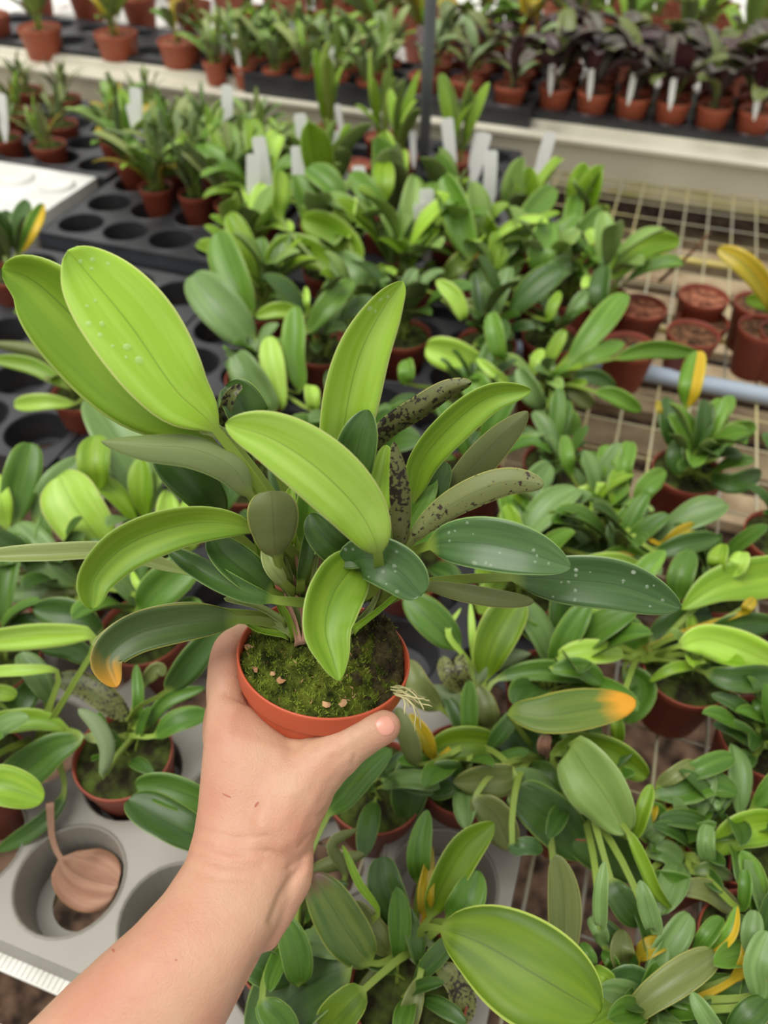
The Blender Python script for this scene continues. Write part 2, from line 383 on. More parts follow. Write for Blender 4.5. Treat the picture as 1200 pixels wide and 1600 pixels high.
# far bench with its aluminium rail
fb = empty('far_bench', (-.6, 2.6, 0), 'far greenhouse bench with long pale aluminium rail along its front', 'bench'); FB = V((-.6, 2.6, 0))
prof = [(1.975, -.035), (1.97, .052), (1.962, .056), (1.962, .064), (1.985, .064), (1.99, .058), (2.06, .058), (2.066, .072), (2.085, .074), (2.088, .045), (2.0, .045), (2.0, -.035)]
mb = MB(); n = len(prof)
mb.add([(-4.5, y, z) for y, z in prof]+[(1.5, y, z) for y, z in prof], [(i, (i+1) % n, n+(i+1) % n, n+i) for i in range(n)]+[tuple(range(n)), tuple(range(n, 2*n))[::-1]])
bpart('front_rail', mb, M['alu'], fb, FB)
mb = MB(); mb.box((-4.5, 1.972, -.05), (1.5, 1.976, -.012)); bpart('rail_foot', mb, M['alualgae'], fb, FB)
mb = MB(); mb.box((-4.5, 2.088, .03), (1.5, 4.6, .045)); bpart('bench_top', mb, M['lightgrey'], fb, FB)
# vertical support pole
q = at(660, 284, 0); mb = MB(); mb.tube([(0, 0, -.7), (0, 0, 1.6)], .0125, 12); mb.lathe([(.0, .02), (.02, .02), (.02, .0), (0.02, -.002), (0, -.002)], 20)
o = mb.build('support_pole', M['pole'], None, q); tag(o, 'thin dark grey upright steel pole standing between the two benches', 'pole')
# grey-blue pipe
mb = MB(); mb.tube([(-1.9, 0, 0), (1.1, .003, 0)], .0135, 20)
o = mb.build('irrigation_pipe', M['pipe'], None, (0, 1.14, .008)); tag(o, 'grey-blue plastic pipe lying along the wire bench', 'pipe')
# trays
def tray(name, x0, y0, nx, ny, pitch, r, z, m, label, group=None, floor_r=.6, rot=0):
    mb = MB(); n = 32
    for i in range(nx):
        for j in range(ny):
            cx, cy = (i+.5)*pitch, (j+.5)*pitch; h = pitch/2; rings = []
            sq = []
            for k in range(n):
                a = 2*math.pi*k/n; c, s = math.cos(a), math.sin(a); q = h/max(abs(c), abs(s)); sq.append((cx+c*q, cy+s*q, 0))
            rings.append(sq)
            for rr, zz in ((r*1.07, 0), (r*1.03, .0018), (r, .0), (r*.93, -z*.55), (r*.90, -z*.92), (r*floor_r, -z*.94), (r*floor_r, -z*.99)):
                rings.append([(cx+rr*math.cos(2*math.pi*k/n), cy+rr*math.sin(2*math.pi*k/n), zz) for k in range(n)])
            mb.add([p for g in rings for p in g], [(a*n+k, a*n+(k+1) % n, (a+1)*n+(k+1) % n, (a+1)*n+k) for a in range(len(rings)-1) for k in range(n)])
    W, D = nx*pitch, ny*pitch; e_ = .008
    o = [(0, 0), (W, 0), (W, D), (0, D)]; p = [(-e_, -e_), (W+e_, -e_), (W+e_, D+e_), (-e_, D+e_)]
    vs = [(x, y, 0) for x, y in o]+[(x, y, 0) for x, y in p]+[(x*1.0+(-.003 if x < 0 else .003), y+(-.003 if y < 0 else .003), -z*.8) for x, y in p]
    mb.add(vs, [(i, 4+i, 4+(i+1) % 4, (i+1) % 4) for i in range(4)]+[(4+i, 8+i, 8+(i+1) % 4, 4+(i+1) % 4) for i in range(4)])
    o = mb.build(name, M[m], None, (x0, y0, z)); o.rotation_euler = (0, 0, rot)
    for pl in o.data.polygons: pl.use_smooth = False
    md = o.modifiers.new('thickness', 'SOLIDIFY'); md.thickness = .0012
    tag(o, label, 'tray', group); return o
tray('plant_tray', -.472, .102, 5, 3, .1, .0445, .05, 'grey', 'light grey plastic tray with round pot holes, lying under the outstretched arm')
tray('plant_tray', -.482, .415, 5, 2, .1, .042, .045, 'black', 'black plastic tray just behind the grey one, under the held plant')
tray('plant_tray', -1.17, .60, 5, 5, .1, .042, .045, 'black', 'shiny black plastic tray with empty round holes at the left edge')
tray('plant_tray', -.65, .62, 5, 5, .1, .042, .045, 'black', 'black plastic tray hidden under the plants directly behind the raised plant')
tray('plant_tray', -1.085, 1.175, 4, 4, .1, .042, .045, 'black', 'black tray of empty holes beyond the pipe, beside the pale overturned tray')
tray('plant_tray', -.65, 1.17, 5, 4, .1, .042, .045, 'black', 'black plastic tray under the plants beyond the pipe, near the pole')
tray('plant_tray', -1.62, 1.44, 5, 4, .1, .042, .045, 'black', 'black tray behind the pale tray, under the grassy plants')
# pale overturned tray
mb = MB(); mb.box((0, 0, 0), (.5, .26, .004))
for i in range(5):
    for j in range(2):
        mb.lathe([(0, .012), (.034, .012), (.04, .004)], 24, (.05+i*.1, .07+j*.12, 0))
mb.box((0, 0, -.05), (.003, .26, 0)); mb.box((.497, 0, -.05), (.5, .26, 0)); mb.box((0, 0, -.05), (.5, .003, 0)); mb.box((0, .257, -.05), (.5, .26, 0))
o = mb.build('plant_tray', M['lightgrey'], None, (-1.61, 1.14, .055), False); tag(o, 'pale grey tray turned upside down at the left edge, its cup bottoms up', 'tray')
# ================================================================== HELD PLANT
HC = P(507, 1022, .44)                                  # centre of the rim
AX = (CR*.13+CU*.84-CF*.53).normalized()
held = empty('held_orchid', HC, 'broad-leaved orchid in a terracotta pot of moss, held up in the hand', 'potted plant')
xa = (CR-AX*CR.dot(AX)).normalized(); ya = AX.cross(xa)
MX = Matrix((xa, ya, AX)).transposed()                  # pot frame -> world
def hb(name, mb, m, smooth=True):
    mb.v = [tuple(MX @ V(p)) for p in mb.v]; return mb.build(name, m, held, smooth=smooth)
mb = MB(); r = .0487; h = .062; rb = .036
mb.lathe([(0, -h), (rb*.95, -h), (rb, -h+.003), (r*.935, -.0165), (r*.94, -.0145), (r*.975, -.0135), (r*.985, -.012), (r, -.001), (r, .0002), (r-.0006, .0008), (r-.0014, .0002), (r*.94, -.014), (rb*.95, -h+.004), (0, -h+.004)], 96)
hb('pot', mb, M['terracotta'])
def mossz(x, y):
    rr = math.hypot(x, y)/.047
    z = -.005+.007*(1-rr*rr)+.004*noise.noise(V((x*110, y*110, 1)))+.0034*noise.noise(V((x*300, y*300, 4)))
    z += .014*math.exp(-((x-.032)**2+(y-.022)**2)/.00022)      # raised clump on the right
    return z
mb = MB(); n, rings = 110, 44; vs = [(0, 0, mossz(0, 0))]
for i in range(1, rings+1):
    for k in range(n):
        a = 2*math.pi*k/n; rr = .0468*i/rings; x, y = rr*math.cos(a), rr*math.sin(a); vs.append((x, y, mossz(x, y)-(.006 if i == rings else 0)))
fs = [(0, 1+k, 1+(k+1) % n) for k in range(n)]+[(1+i*n+k, 1+(i+1)*n+k, 1+(i+1)*n+(k+1) % n, 1+i*n+(k+1) % n) for i in range(rings-1) for k in range(n)]
mb.add(vs, fs); fm = []
def isdark(x, y): return x+.25*y > .024+.03*noise.noise(V((x*140, y*140, 9)))
for f in mb.f:
    x, y = mb.v[f[1]][0], mb.v[f[1]][1]; fm.append(1 if isdark(x, y) else 0)
mb.m = fm; R = random.Random(5)
for i in range(5200):
    a = R.uniform(0, 6.283); rr = .046*math.sqrt(R.random()); x, y = rr*math.cos(a), rr*math.sin(a); z = mossz(x, y)-.0006
    dk = isdark(x, y) and R.random() < .85
    d = V((R.uniform(-1, 1), R.uniform(-1, 1), R.uniform(.5, 1.6))).normalized(); L = R.uniform(.0012, .0038); s = d.orthogonal().normalized()*R.uniform(.0003, .0006); s2 = d.cross(s)
    b = V((x, y, z)); mb.add([b+s, b-s*.5+s2, b-s*.5-s2, b+d*L], [(0, 1, 3), (1, 2, 3), (2, 0, 3)], 3 if dk else (2 if noise.noise(V((x*150, y*150, 2)))+R.uniform(-.35, .35) > 0 else (4 if R.random() < .05 else 0)))
o = hb('moss', mb, [M['moss'], M['mossdark'], M['mosstip'], M['mossdark'], M['litter']]); o['label'] = 'green moss, blackish on its right side'
for (x, y, s, k) in ((-.043, .004, .0032, 0), (-.037, -.014, .0026, 1), (-.022, -.024, .0028, 2), (-.027, -.018, .0022, 3), (.004, -.039, .003, 4), (.012, -.036, .0026, 5), (.0, .0, .002, 6)):
    mb = MB(); z = mossz(x, y)+.0015; R = random.Random(k)
    c = V((x, y, z)); pts = []
    for j in range(7):
        a = 6.283*j/7; q = s*R.uniform(.5, 1.1); pts.append(c+V((math.cos(a)*q, math.sin(a)*q, R.uniform(-.0006, .001))))
    mb.add([c+V((0, 0, .0012))]+pts+[c-V((0, 0, .001))], [(0, 1+j, 1+(j+1) % 7) for j in range(7)]+[(8, 1+(j+1) % 7, 1+j) for j in range(7)]); hb('dry_petal', mb, M['litter'], False)
# pale roots hanging over the rim at the right
mb = MB(); R = random.Random(3)
for k in range(16):
    p = V((.040+R.uniform(-.003, .002), -.024+R.uniform(-.004, .004), .001)); pts = [p.copy()]
    d = V((.9, -.35, .3))
    L = R.randint(5, 11)
    for j in range(L):
        d = (d+V((R.uniform(-.5, .5), R.uniform(-.5, .5), R.uniform(-.55, .1)))).normalized(); p = p+d*.0026; pts.append(p.copy())
    mb.tube(pts, [.00045]*(len(pts)-1)+[.0002], 5)
hb('moss_strand', mb, mat('pale_strand', (150, 150, 96), (186, 178, 130), .9, 50))
# leaves: kind, half width px, roll, fold, base depth, tip depth, crown px, points, options
CX = (505, 950)
HL = [
 ('lime', 69, 8, 12, .385, .345, (470, 925), [(338, 672), (275, 610), (205, 510), (135, 425), (106, 391)], dict(a=.66, b=.52, label='largest pale lime leaf, with water drops')),
 ('bright', 70, -28, 20, .405, .37, (462, 930), [(330, 690), (230, 610), (130, 510), (55, 440), (3, 419)], dict(a=.7, b=.6)),
 ('lime', 46, 10, 26, .415, .375, (520, 935), [(530, 760), (540, 650), (562, 555), (600, 480), (630, 440)], dict(a=.5, b=.56, twist=15)),
 ('lime', 52, 4, 18, .375, .34, (560, 935), [(590, 862), (562, 800), (500, 735), (425, 685), (352, 662)], dict(a=.6, b=.58, label='broad glossy lime leaf arching over the pot')),
 ('dark', 33, -12, 20, .415, .395, (545, 930), [(553, 765), (555, 720), (564, 680), (575, 640)], dict(a=.6, b=.6)),
 ('blotch', 19, 20, 28, .43, .40, (548, 930), [(560, 735), (600, 678), (655, 640), (700, 610), (737, 597)], dict(a=.6, b=.5, under=1, label='leaf underside blackened with spots')),
 ('bright', 28, 18, 26, .41, .375, (575, 935), [(642, 785), (660, 720), (705, 665), (765, 620), (830, 609)], dict(a=.55, b=.55)),
 ('olive', 27, -15, 22, .425, .395, (578, 935), [(685, 795), (725, 745), (775, 690), (825, 643)], dict(a=.6, b=.6, under=1)),
 ('blotch', 17, 10, 18, .40, .375, (590, 935), [(624, 862), (627, 800), (623, 740), (615, 690)], dict(a=.5, b=.6, under=1, kind2=1)),
 ('spot', 24, 0, 16, .40, .375, (590, 935), [(632, 856), (680, 806), (735, 772), (795, 752), (850, 757)], dict(a=.7, b=.45, under=1, label='narrow grey-green leaf with dark brown spots')),
 ('dark', 24, 10, 20, .425, .41, (585, 935), [(640, 840), (662, 790), (680, 755), (698, 722)], dict(a=.6, b=.5)),
 ('wet', 42, -6, 14, .395, .37, (585, 930), [(672, 852), (740, 848), (820, 862), (892, 887)], dict(a=.6, b=.66, label='dark wet leaf pointing right')),
 ('wet', 41, 6, 14, .41, .39, (590, 940), [(800, 902), (880, 905), (970, 915), (1064, 950)], dict(a=.6, b=.62, label='dark wet leaf reaching farthest right')),
 ('olive', 15, -10, 16, .42, .40, (590, 945), [(660, 915), (720, 925), (780, 935), (834, 940)], dict(a=.55, b=.45, under=1)),
 ('bright', 46, -12, 30, .405, .375, (545, 920), [(556, 880), (522, 925), (508, 980), (520, 1030), (530, 1064)], dict(a=.42, b=.68, label='bright leaf hanging over the moss')),
 ('wet', 38, 10, 12, .405, .385, (560, 940), [(543, 893), (556, 873), (590, 874), (626, 893), (659, 930)], dict(a=.6, b=.4, label='dark wet leaf curling over the pot rim')),
 ('dark', 20, 0, 18, .41, .40, (565, 935), [(600, 866), (560, 868), (525, 878)], dict(a=.6, b=.5)),
 ('bright', 36, -14, 26, .40, .375, (480, 925), [(392, 826), (300, 818), (205, 848), (150, 900), (143, 952)], dict(a=.6, b=.45, label='bright leaf curling down at the left')),
 ('pale', 15, 30, 34, .44, .41, (455, 935), [(290, 893), (180, 866), (70, 868), (-40, 872)], dict(a=.5, b=.4)),
 ('sage', 27, 22, 24, .40, .37, (475, 925), [(392, 775), (358, 728), (300, 702), (230, 697), (158, 690)], dict(a=.45, b=.65, under=1)),
 ('dark', 33, -6, 20, .42, .40, (460, 930), [(348, 812), (318, 768), (275, 730), (243, 705)], dict(a=.55, b=.45)),
 ('olive', 40, 0, 12, .40, .385, (470, 935), [(432, 868), (428, 832), (426, 795), (424, 767)], dict(a=.6, b=.32, under=1)),
 ('dark', 19, 12, 24, .41, .405, (480, 950), [(432, 938), (380, 925), (320, 895), (262, 858)], dict(a=.6, b=.5)),
 ('dark', 30, 14, 26, .42, .405, (470, 945), [(425, 925), (385, 895), (350, 865), (328, 835)], dict(a=.5, b=.5)),
 ('darktip', 33, 4, 26, .425, .395, (455, 985), [(375, 968), (300, 972), (215, 990), (168, 1028), (182, 1074)], dict(a=.55, b=.5, label='dark leaf with a yellow-brown tip hanging at the left')),
 ('pale', 10, 30, 34, .43, .415, (460, 975), [(360, 957), (290, 952), (210, 970), (143, 1008)], dict(a=.5, b=.45)),
 ('pale', 13, 0, 20, .415, .41, (468, 940), [(445, 912), (425, 885), (415, 852)], dict(a=.5, b=.4)),
 ('dark', 11, 10, 20, .42, .41, (475, 935), [(470, 910), (480, 860), (488, 808)], dict(a=.4, b=.4)),
 ('dark', 27, -8, 18, .415, .405, (560, 925), [(560, 878), (528, 858), (500, 830), (485, 803)], dict(a=.5, b=.5)),
 ('dark', 33, 8, 20, .42, .405, (475, 925), [(408, 675), (392, 655), (375, 625), (352, 603)], dict(a=.5, b=.42)),
 ('blotch', 10, 0, 20, .41, .40, (470, 925), [(352, 668), (352, 640), (362, 615), (378, 602)], dict(a=.4, b=.4, pw=.0008)),
 ('gold', 11, 20, 24, .40, .395, (480, 925), [(362, 690), (345, 680), (330, 672), (314, 672)], dict(a=.6, b=.4, k='pale')),
 ('lime', 22, 0, 20, .43, .41, (560, 930), [(582, 835), (588, 790), (597, 740), (604, 695)], dict(a=.4, b=.5)),
 ('mid', 22, 0, 20, .425, .41, (545, 935), [(600, 850), (635, 815), (660, 780), (680, 745)], dict(a=.4, b=.5)),
 ('bright', 14, 0, 20, .435, .42, (500, 930), [(455, 870), (450, 830), (452, 790), (455, 760)], dict(a=.4, b=.5)),
 ('mid', 20, 10, 20, .43, .415, (490, 930), [(478, 850), (480, 800), (488, 750), (500, 700)], dict(a=.4, b=.5)),
]
SAMP = []
def cam_normal(roll, under=0):
    def f(p, t):
        n = (CP-p).normalized(); return -n if under else n
    return f
def rolled(pts, roll, under):
    ax = (pts[-1]-pts[0]).normalized()
    Rm = Matrix.Rotation(math.radians(roll), 3, ax)
    def f(p, t):
        n = Rm @ (CP-p).normalized(); return -n if under else n
    return f
def arcpf(pts, nb):
    """share of the length that lies before point nb"""
    c, T = spline(pts, 60); d = min(range(61), key=lambda i: (c[i]-pts[nb]).length); return d/60
for i, (k, hw, roll, fold, d0, d1, cr, bl, op) in enumerate(HL):
    n = len(bl); W3 = [P(x, y, d0+(d1-d0)*j/(n-1)-.006*math.sin(math.pi*j/(n-1))) for j, (x, y) in enumerate(bl)]
    dm = (d0+d1)/2; R = random.Random(i)
    c0 = P(cr[0]+R.uniform(-6, 6), cr[1]+R.uniform(-4, 8), .452+R.uniform(-.008, .008)); L0 = (W3[0]-c0).length
    t0 = (W3[0]-W3[1]).normalized()
    c1 = c0.lerp(W3[0], .55)+t0*L0*.14+AX*L0*.05
    pts = [c0, c1]+W3; pf = arcpf(pts, 2)
    me, sm = leaf_mesh('leaf', pts, hw*dm/FPX/math.cos(math.radians(fold*.8))/math.cos(math.radians(roll)), rolled(W3, roll, op.get('under', 0)), op.get('k', k),
                       pf=pf, fold=fold, petw=op.get('pw', .0024), th=.0008, a=op['a'], b=op['b'], nb=30, m=10, org=HC, twist=op.get('twist', 0), wave=.03, seed=i)
    lo = link('leaf', me, held); SAMP.append((lo, sm))
    if 'label' in op: lo['label'] = op['label']
# dry sheaths around the crown
R = random.Random(21)
for k in range(12):
    a = CX[0]+R.uniform(-48, 62); b = 955+R.uniform(-12, 40); ang = (a-CX[0])/60
    p0 = P(a*.6+CX[0]*.4, b, .446+R.uniform(-.008, .006)); p1 = P(a+ang*15, b-38, .436); p2 = P(a+ang*32+R.uniform(-8, 8), b-75-R.uniform(0, 25), .424)
    me, _ = leaf_mesh('stem_sheath', [p0, p1, p2], R.uniform(.0022, .004), cam_normal(0), 'dead' if k % 3 == 0 else 'pale', fold=55, th=.0008, a=.2, b=.6, nb=10, m=6, org=HC, seed=k)
    link('stem_sheath', me, held)
for k_, hwp, pts in (('pale', 6, [(458, 990, .438), (425, 974, .437), (382, 961, .432)]), ('bright', 5, [(452, 992, .439), (405, 984, .434), (374, 966, .428), (350, 962, .424)]),
  ('bright', 6, [(455, 985, .44), (420, 905, .425), (388, 800, .405)]), ('pale', 6, [(462, 985, .44), (440, 900, .425), (412, 832, .41)]), ('dead', 5, [(468, 1008, .438), (458, 965, .434), (442, 925, .428)]),
  ('pale', 5, [(480, 975, .44), (490, 900, .428), (500, 845, .415)]), ('bright', 5, [(500, 960, .44), (510, 900, .43), (520, 868, .42)]), ('bright', 6, [(550, 985, .44), (590, 955, .432), (625, 925, .425)]),
  ('pale', 6, [(545, 975, .442), (565, 930, .434), (580, 898, .425)]), ('bright', 5, [(462, 1000, .438), (445, 955, .43), (405, 905, .42)]), ('dead', 6, [(478, 1005, .438), (474, 960, .433), (462, 930, .428)]), ('pale', 7, [(450, 975, .437), (405, 948, .43), (350, 935, .424)])):
    me, _ = leaf_mesh('leaf_stalk', [P(*p) for p in pts], hwp*.43/FPX, cam_normal(0), k_, fold=40, th=.0016, a=.12, b=.18, nb=14, m=6, org=HC)
    link('leaf_stalk', me, held)
# water drops on the wet leaves
dm_ = bpy.data.materials.new('water'); dm_.use_nodes = True; b_ = dm_.node_tree.nodes['Principled BSDF']
b_.inputs['Base Color'].default_value = (.8, .9, .7, 1); b_.inputs['Alpha'].default_value = .14; b_.inputs['Roughness'].default_value = .05; b_.inputs['Specular IOR Level'].default_value = 1
mb = MB(); mb.lathe([(1, -.05), (.97, .12), (.8, .33), (.5, .48), (.2, .54), (.001, .55)], 16); dropme = mb.mesh('water_drop', dm_)
def drops(idx, spots):
    lo, sm = SAMP[idx]; pf = .0
    for t, v, s in spots:
        q, nn, sd = sm(t, v); o = link('water_drop', dropme, lo, q+nn*.0001)
        o.rotation_euler = nn.to_track_quat('Z', 'Y').to_euler(); o.scale = (s*rnd.uniform(.8, 1.3), s, s)
drops(0, [(.97, .1, .0010), (.955, .45, .0012), (.945, .2, .0008), (.93, .65, .0010), (.90, -.55, .0009), (.86, -.75, .0013), (.85, -.5, .0014), (.83, -.68, .0012), (.8, -.6, .0009), (.78, -.35, .0017), (.76, -.5, .001), (.74, -.3, .0021), (.9, -.3, .001)])
drops(2, [(.93, -.5, .0010), (.9, -.7, .0016), (.89, -.3, .0011), (.95, -.2, .0009)])
drops(11, [(.6+.35*rnd.random(), rnd.uniform(-.8, .8), rnd.uniform(.0005, .0011)) for _ in range(13)])
drops(12, [(.62+.33*rnd.random(), rnd.uniform(-.85, .85), rnd.uniform(.0005, .0012)) for _ in range(18)])
drops(15, [(.6+.35*rnd.random(), rnd.uniform(-.8, .8), rnd.uniform(.0006, .0012)) for _ in range(9)])
# ================================================================== HAND
bm = MB()
def loft(rings, n=40, closed=True):
    vs = []
    for (L, R, d, t) in rings:
        a = P(R[0], R[1], d); b = P(L[0], L[1], d); c = (a+b)/2; h = (a-b)/2; g = (c-CP).normalized()
        for k in range(n):
            th = 2*math.pi*k/n; c_, s_ = math.cos(th), math.sin(th); e1 = .9
            vs.append(c+h*math.copysign(abs(c_)**e1, c_)+g*t*math.copysign(abs(s_)**e1, s_))
    m = len(rings); fs = [(i*n+k, (i+1)*n+k, (i+1)*n+(k+1) % n, i*n+(k+1) % n) for i in range(m-1) for k in range(n)]
    k0 = len(vs); vs.append(sum((V(v) for v in vs[:n]), V())/n); vs.append(sum((V(v) for v in vs[(m-1)*n:m*n]), V())/n)
    fs += [(k0, k, (k+1) % n) for k in range(n)]+[(k0+1, (m-1)*n+(k+1) % n, (m-1)*n+k) for k in range(n)]
    bm.add(vs, fs)
def ball(c, r, n=14):
    vs = [c+V((0, 0, r))]; m = n//2
    for i in range(1, m):
        for k in range(n):
            a, b = math.pi*i/m, 2*math.pi*k/n; vs.append(c+V((math.sin(a)*math.cos(b), math.sin(a)*math.sin(b), math.cos(a)))*r)
    vs.append(c-V((0, 0, r))); fs = [(0, 1+k, 1+(k+1) % n) for k in range(n)]
    for i in range(m-2):
        for k in range(n): fs.append((1+i*n+k, 1+(i+1)*n+k, 1+(i+1)*n+(k+1) % n, 1+i*n+(k+1) % n))
    e = len(vs)-1; fs += [(e, 1+(m-2)*n+(k+1) % n, 1+(m-2)*n+k) for k in range(n)]
    bm.add(vs, fs)
def chain(pts, dens=.3):
    """pts (x px, y px, depth, radius m): overlapping balls along a smooth path"""
    q = [P(x, y, d) for x, y, d, r in pts]; rr = [V((p[3], 0, 0)) for p in pts]; n = 48
    c, T = spline(q, n); u = [0]
    for i in range(1, len(q)): u.append(u[-1]+(q[i]-q[i-1]).length)
    for i, p in enumerate(c):
        s = u[-1]*i/n; j = max(0, min(len(u)-2, next((k for k in range(len(u)-1) if u[k+1] >= s), len(u)-2)))
        f = (s-u[j])/(u[j+1]-u[j]); f = f*f*(3-2*f); ball(p, pts[j][3]*(1-f)+pts[j+1][3]*f)
loft([((-60, 1705), (185, 1850), .347, .036), ((-35, 1675), (215, 1808), .35, .036), ((55, 1590), (318, 1672), .358, .0345), ((105, 1540), (352, 1600), .364, .033), ((160, 1490), (388, 1530), .371, .031),
      ((210, 1446), (415, 1478), .379, .029), ((257, 1395), (440, 1438), .387, .026), ((290, 1345), (459, 1392), .396, .0235), ((303, 1300), (470, 1345), .403, .0215), ((309, 1260), (487, 1305), .408, .021),
      ((313, 1215), (506, 1270), .412, .0205), ((317, 1170), (512, 1232), .416, .019), ((320, 1135), (500, 1190), .421, .017), ((323, 1105), (455, 1150), .428, .014), ((326, 1080), (405, 1110), .434, .0105)])
# wrist bump at the right side, ball of the thumb
chain([(458, 1330, .402, .011), (454, 1370, .398, .0115), (436, 1410, .392, .0105), (415, 1460, .385, .008)])
chain([(430, 1290, .405, .022), (455, 1245, .410, .0205), (488, 1205, .413, .0168), (520, 1180, .414, .0142), (552, 1158, .4135, .0118), (580, 1142, .413, .0108), (596, 1137, .4125, .0098), (603, 1134, .412, .0082)])
chain([(440, 1195, .419, .014), (475, 1180, .418, .0115), (510, 1166, .417, .0105)])
# index finger around the left of the pot
chain([(375, 1190, .428, .016), (362, 1140, .432, .0135), (354, 1090, .437, .0115), (353, 1050, .444, .0107), (357, 1020, .454, .0103), (368, 1004, .468, .0098), (392, 990, .487, .0094), (420, 982, .503, .009), (455, 985, .515, .0084), (478, 992, .520, .0076)])
# middle, ring and little finger under the pot
chain([(352, 1160, .436, .0125), (346, 1130, .452, .0108), (352, 1098, .474, .0102), (372, 1075, .498, .0097), (405, 1064, .518, .0092), (440, 1066, .530, .0086), (462, 1074, .534, .0076)])
chain([(358, 1190, .438, .0125), (352, 1170, .458, .0105), (360, 1145, .484, .0098), (385, 1125, .510, .0093), (420, 1118, .532, .0088), (450, 1122, .543, .008), (466, 1128, .545, .0072)])
chain([(372, 1225, .432, .0125), (370, 1215, .452, .0098), (382, 1200, .480, .0088), (405, 1186, .508, .0082), (435, 1180, .530, .0077), (458, 1180, .540, .0068)])
raw = bm.mesh('raw', [])
tmp = bpy.data.objects.new('tmp_hand', raw); COL.objects.link(tmp)
md = tmp.modifiers.new('r', 'REMESH'); md.mode = 'VOXEL'; md.voxel_size = .0013
md = tmp.modifiers.new('s', 'SMOOTH'); md.factor = .5; md.iterations = 9
dg = bpy.context.evaluated_depsgraph_get(); hm = bpy.data.meshes.new_from_object(tmp.evaluated_get(dg)); hm.name = 'hand'
bpy.data.objects.remove(tmp); bpy.data.meshes.remove(raw)
# folds of skin pressed in with small strokes: (polyline px, depth m, width m)
def crease(lines):
    hm.calc_loop_triangles(); nv = [v.normal.copy() for v in hm.vertices]
    proj = []
    for v in hm.vertices:
        q = v.co-CP; d = q.dot(CF); proj.append((600+FPX*q.dot(CR)/d, 800-FPX*q.dot(CU)/d, d))
    for i, v in enumerate(hm.vertices):
        x, y, d = proj[i]
        if nv[i].dot((CP-v.co).normalized()) < .05: continue
        s = 0
        for pl, amp, wd in lines:
            best = 1e9
            for j in range(len(pl)-1):
                ax, ay = pl[j]; bx, by = pl[j+1]; ux, uy = bx-ax, by-ay; f = max(0, min(1, ((x-ax)*ux+(y-ay)*uy)/(ux*ux+uy*uy)))
                best = min(best, math.hypot(x-ax-f*ux, y-ay-f*uy))
            if best < wd*3: s += amp*math.exp(-(best/wd)**2)
        if s: v.co = v.co-nv[i]*s
crease([([(474, 1352), (455, 1375), (440, 1400), (425, 1440)], .0018, 7), ([(488, 1328), (470, 1345), (452, 1356)], .0010, 5), ([(505, 1295), (485, 1305), (470, 1322)], .0008, 5), ([(515, 1262), (497, 1275)], .0006, 4),
        ([(405, 1500), (380, 1545), (362, 1600)], .0012, 8), ([(545, 1150), (556, 1175), (552, 1195)], .0006, 4), ([(532, 1160), (540, 1180)], .0004, 4),
        ([(296, 1334), (350, 1352), (410, 1354)], .0008, 4), ([(305, 1316), (360, 1332), (420, 1330)], .0007, 4), ([(308, 1296), (370, 1310), (415, 1306)], .0005, 4), ([(290, 1356), (340, 1372), (400, 1376)], .0005, 4), ([(385, 1085), (420, 1120), (470, 1152)], .0008, 6),
        ([(350, 1150), (365, 1110)], -.0008, 12), ([(395, 1330), (420, 1240), (440, 1190)], -.0010, 14), ([(500, 1180), (560, 1150)], -.0004, 10)])
sk = bpy.data.materials.new('skin'); sk.use_nodes = True; n = sk.node_tree; b = n.nodes['Principled BSDF']
t = n.nodes.new('ShaderNodeTexCoord'); z = n.nodes.new('ShaderNodeTexNoise'); z.inputs['Scale'].default_value = 22; z.inputs['Detail'].default_value = 5
r = n.nodes.new('ShaderNodeValToRGB'); r.color_ramp.elements[0].color = lin((176, 122, 99)); r.color_ramp.elements[1].color = lin((184, 148, 120)); r.color_ramp.elements[0].position = .3; r.color_ramp.elements[1].position = .7
n.links.new(t.outputs['Object'], z.inputs[0]); n.links.new(z.outputs[0], r.inputs[0]); n.links.new(r.outputs[0], b.inputs['Base Color'])
b.inputs['Roughness'].default_value = .5; b.inputs['Specular IOR Level'].default_value = .35
b.inputs['Subsurface Weight'].default_value = .25; b.inputs['Subsurface Radius'].default_value = (.008, .003, .0015); b.inputs['Subsurface Scale'].default_value = 1
vz = n.nodes.new('ShaderNodeTexVoronoi'); vz.inputs['Scale'].default_value = 900; z2 = n.nodes.new('ShaderNodeTexNoise'); z2.inputs['Scale'].default_value = 160; z2.inputs['Detail'].default_value = 6
mx = n.nodes.new('ShaderNodeMath'); mx.operation = 'MULTIPLY_ADD'; mx.inputs[1].default_value = .35; n.links.new(vz.outputs[0], mx.inputs[0]); n.links.new(z2.outputs[0], mx.inputs[2])
bp = n.nodes.new('ShaderNodeBump'); bp.inputs['Strength'].default_value = .55; bp.inputs['Distance'].default_value = .0007
n.links.new(t.outputs['Object'], vz.inputs[0]); n.links.new(t.outputs['Object'], z2.inputs[0]); n.links.new(mx.outputs[0], bp.inputs['Height']); n.links.new(bp.outputs[0], b.inputs['Normal'])
hm.materials.clear(); hm.materials.append(sk); hm.polygons.foreach_set('use_smooth', [True]*len(hm.polygons)); hm.update()
bvh = BVHTree.FromPolygons([v.co.copy() for v in hm.vertices], [tuple(p.vertices) for p in hm.polygons])
WR = P(380, 1330, .40); hm.transform(Matrix.Translation(-WR))
hand = link('person', hm, None, WR); tag(hand, 'bare left forearm and hand of a person gripping the terracotta pot from below', 'person')
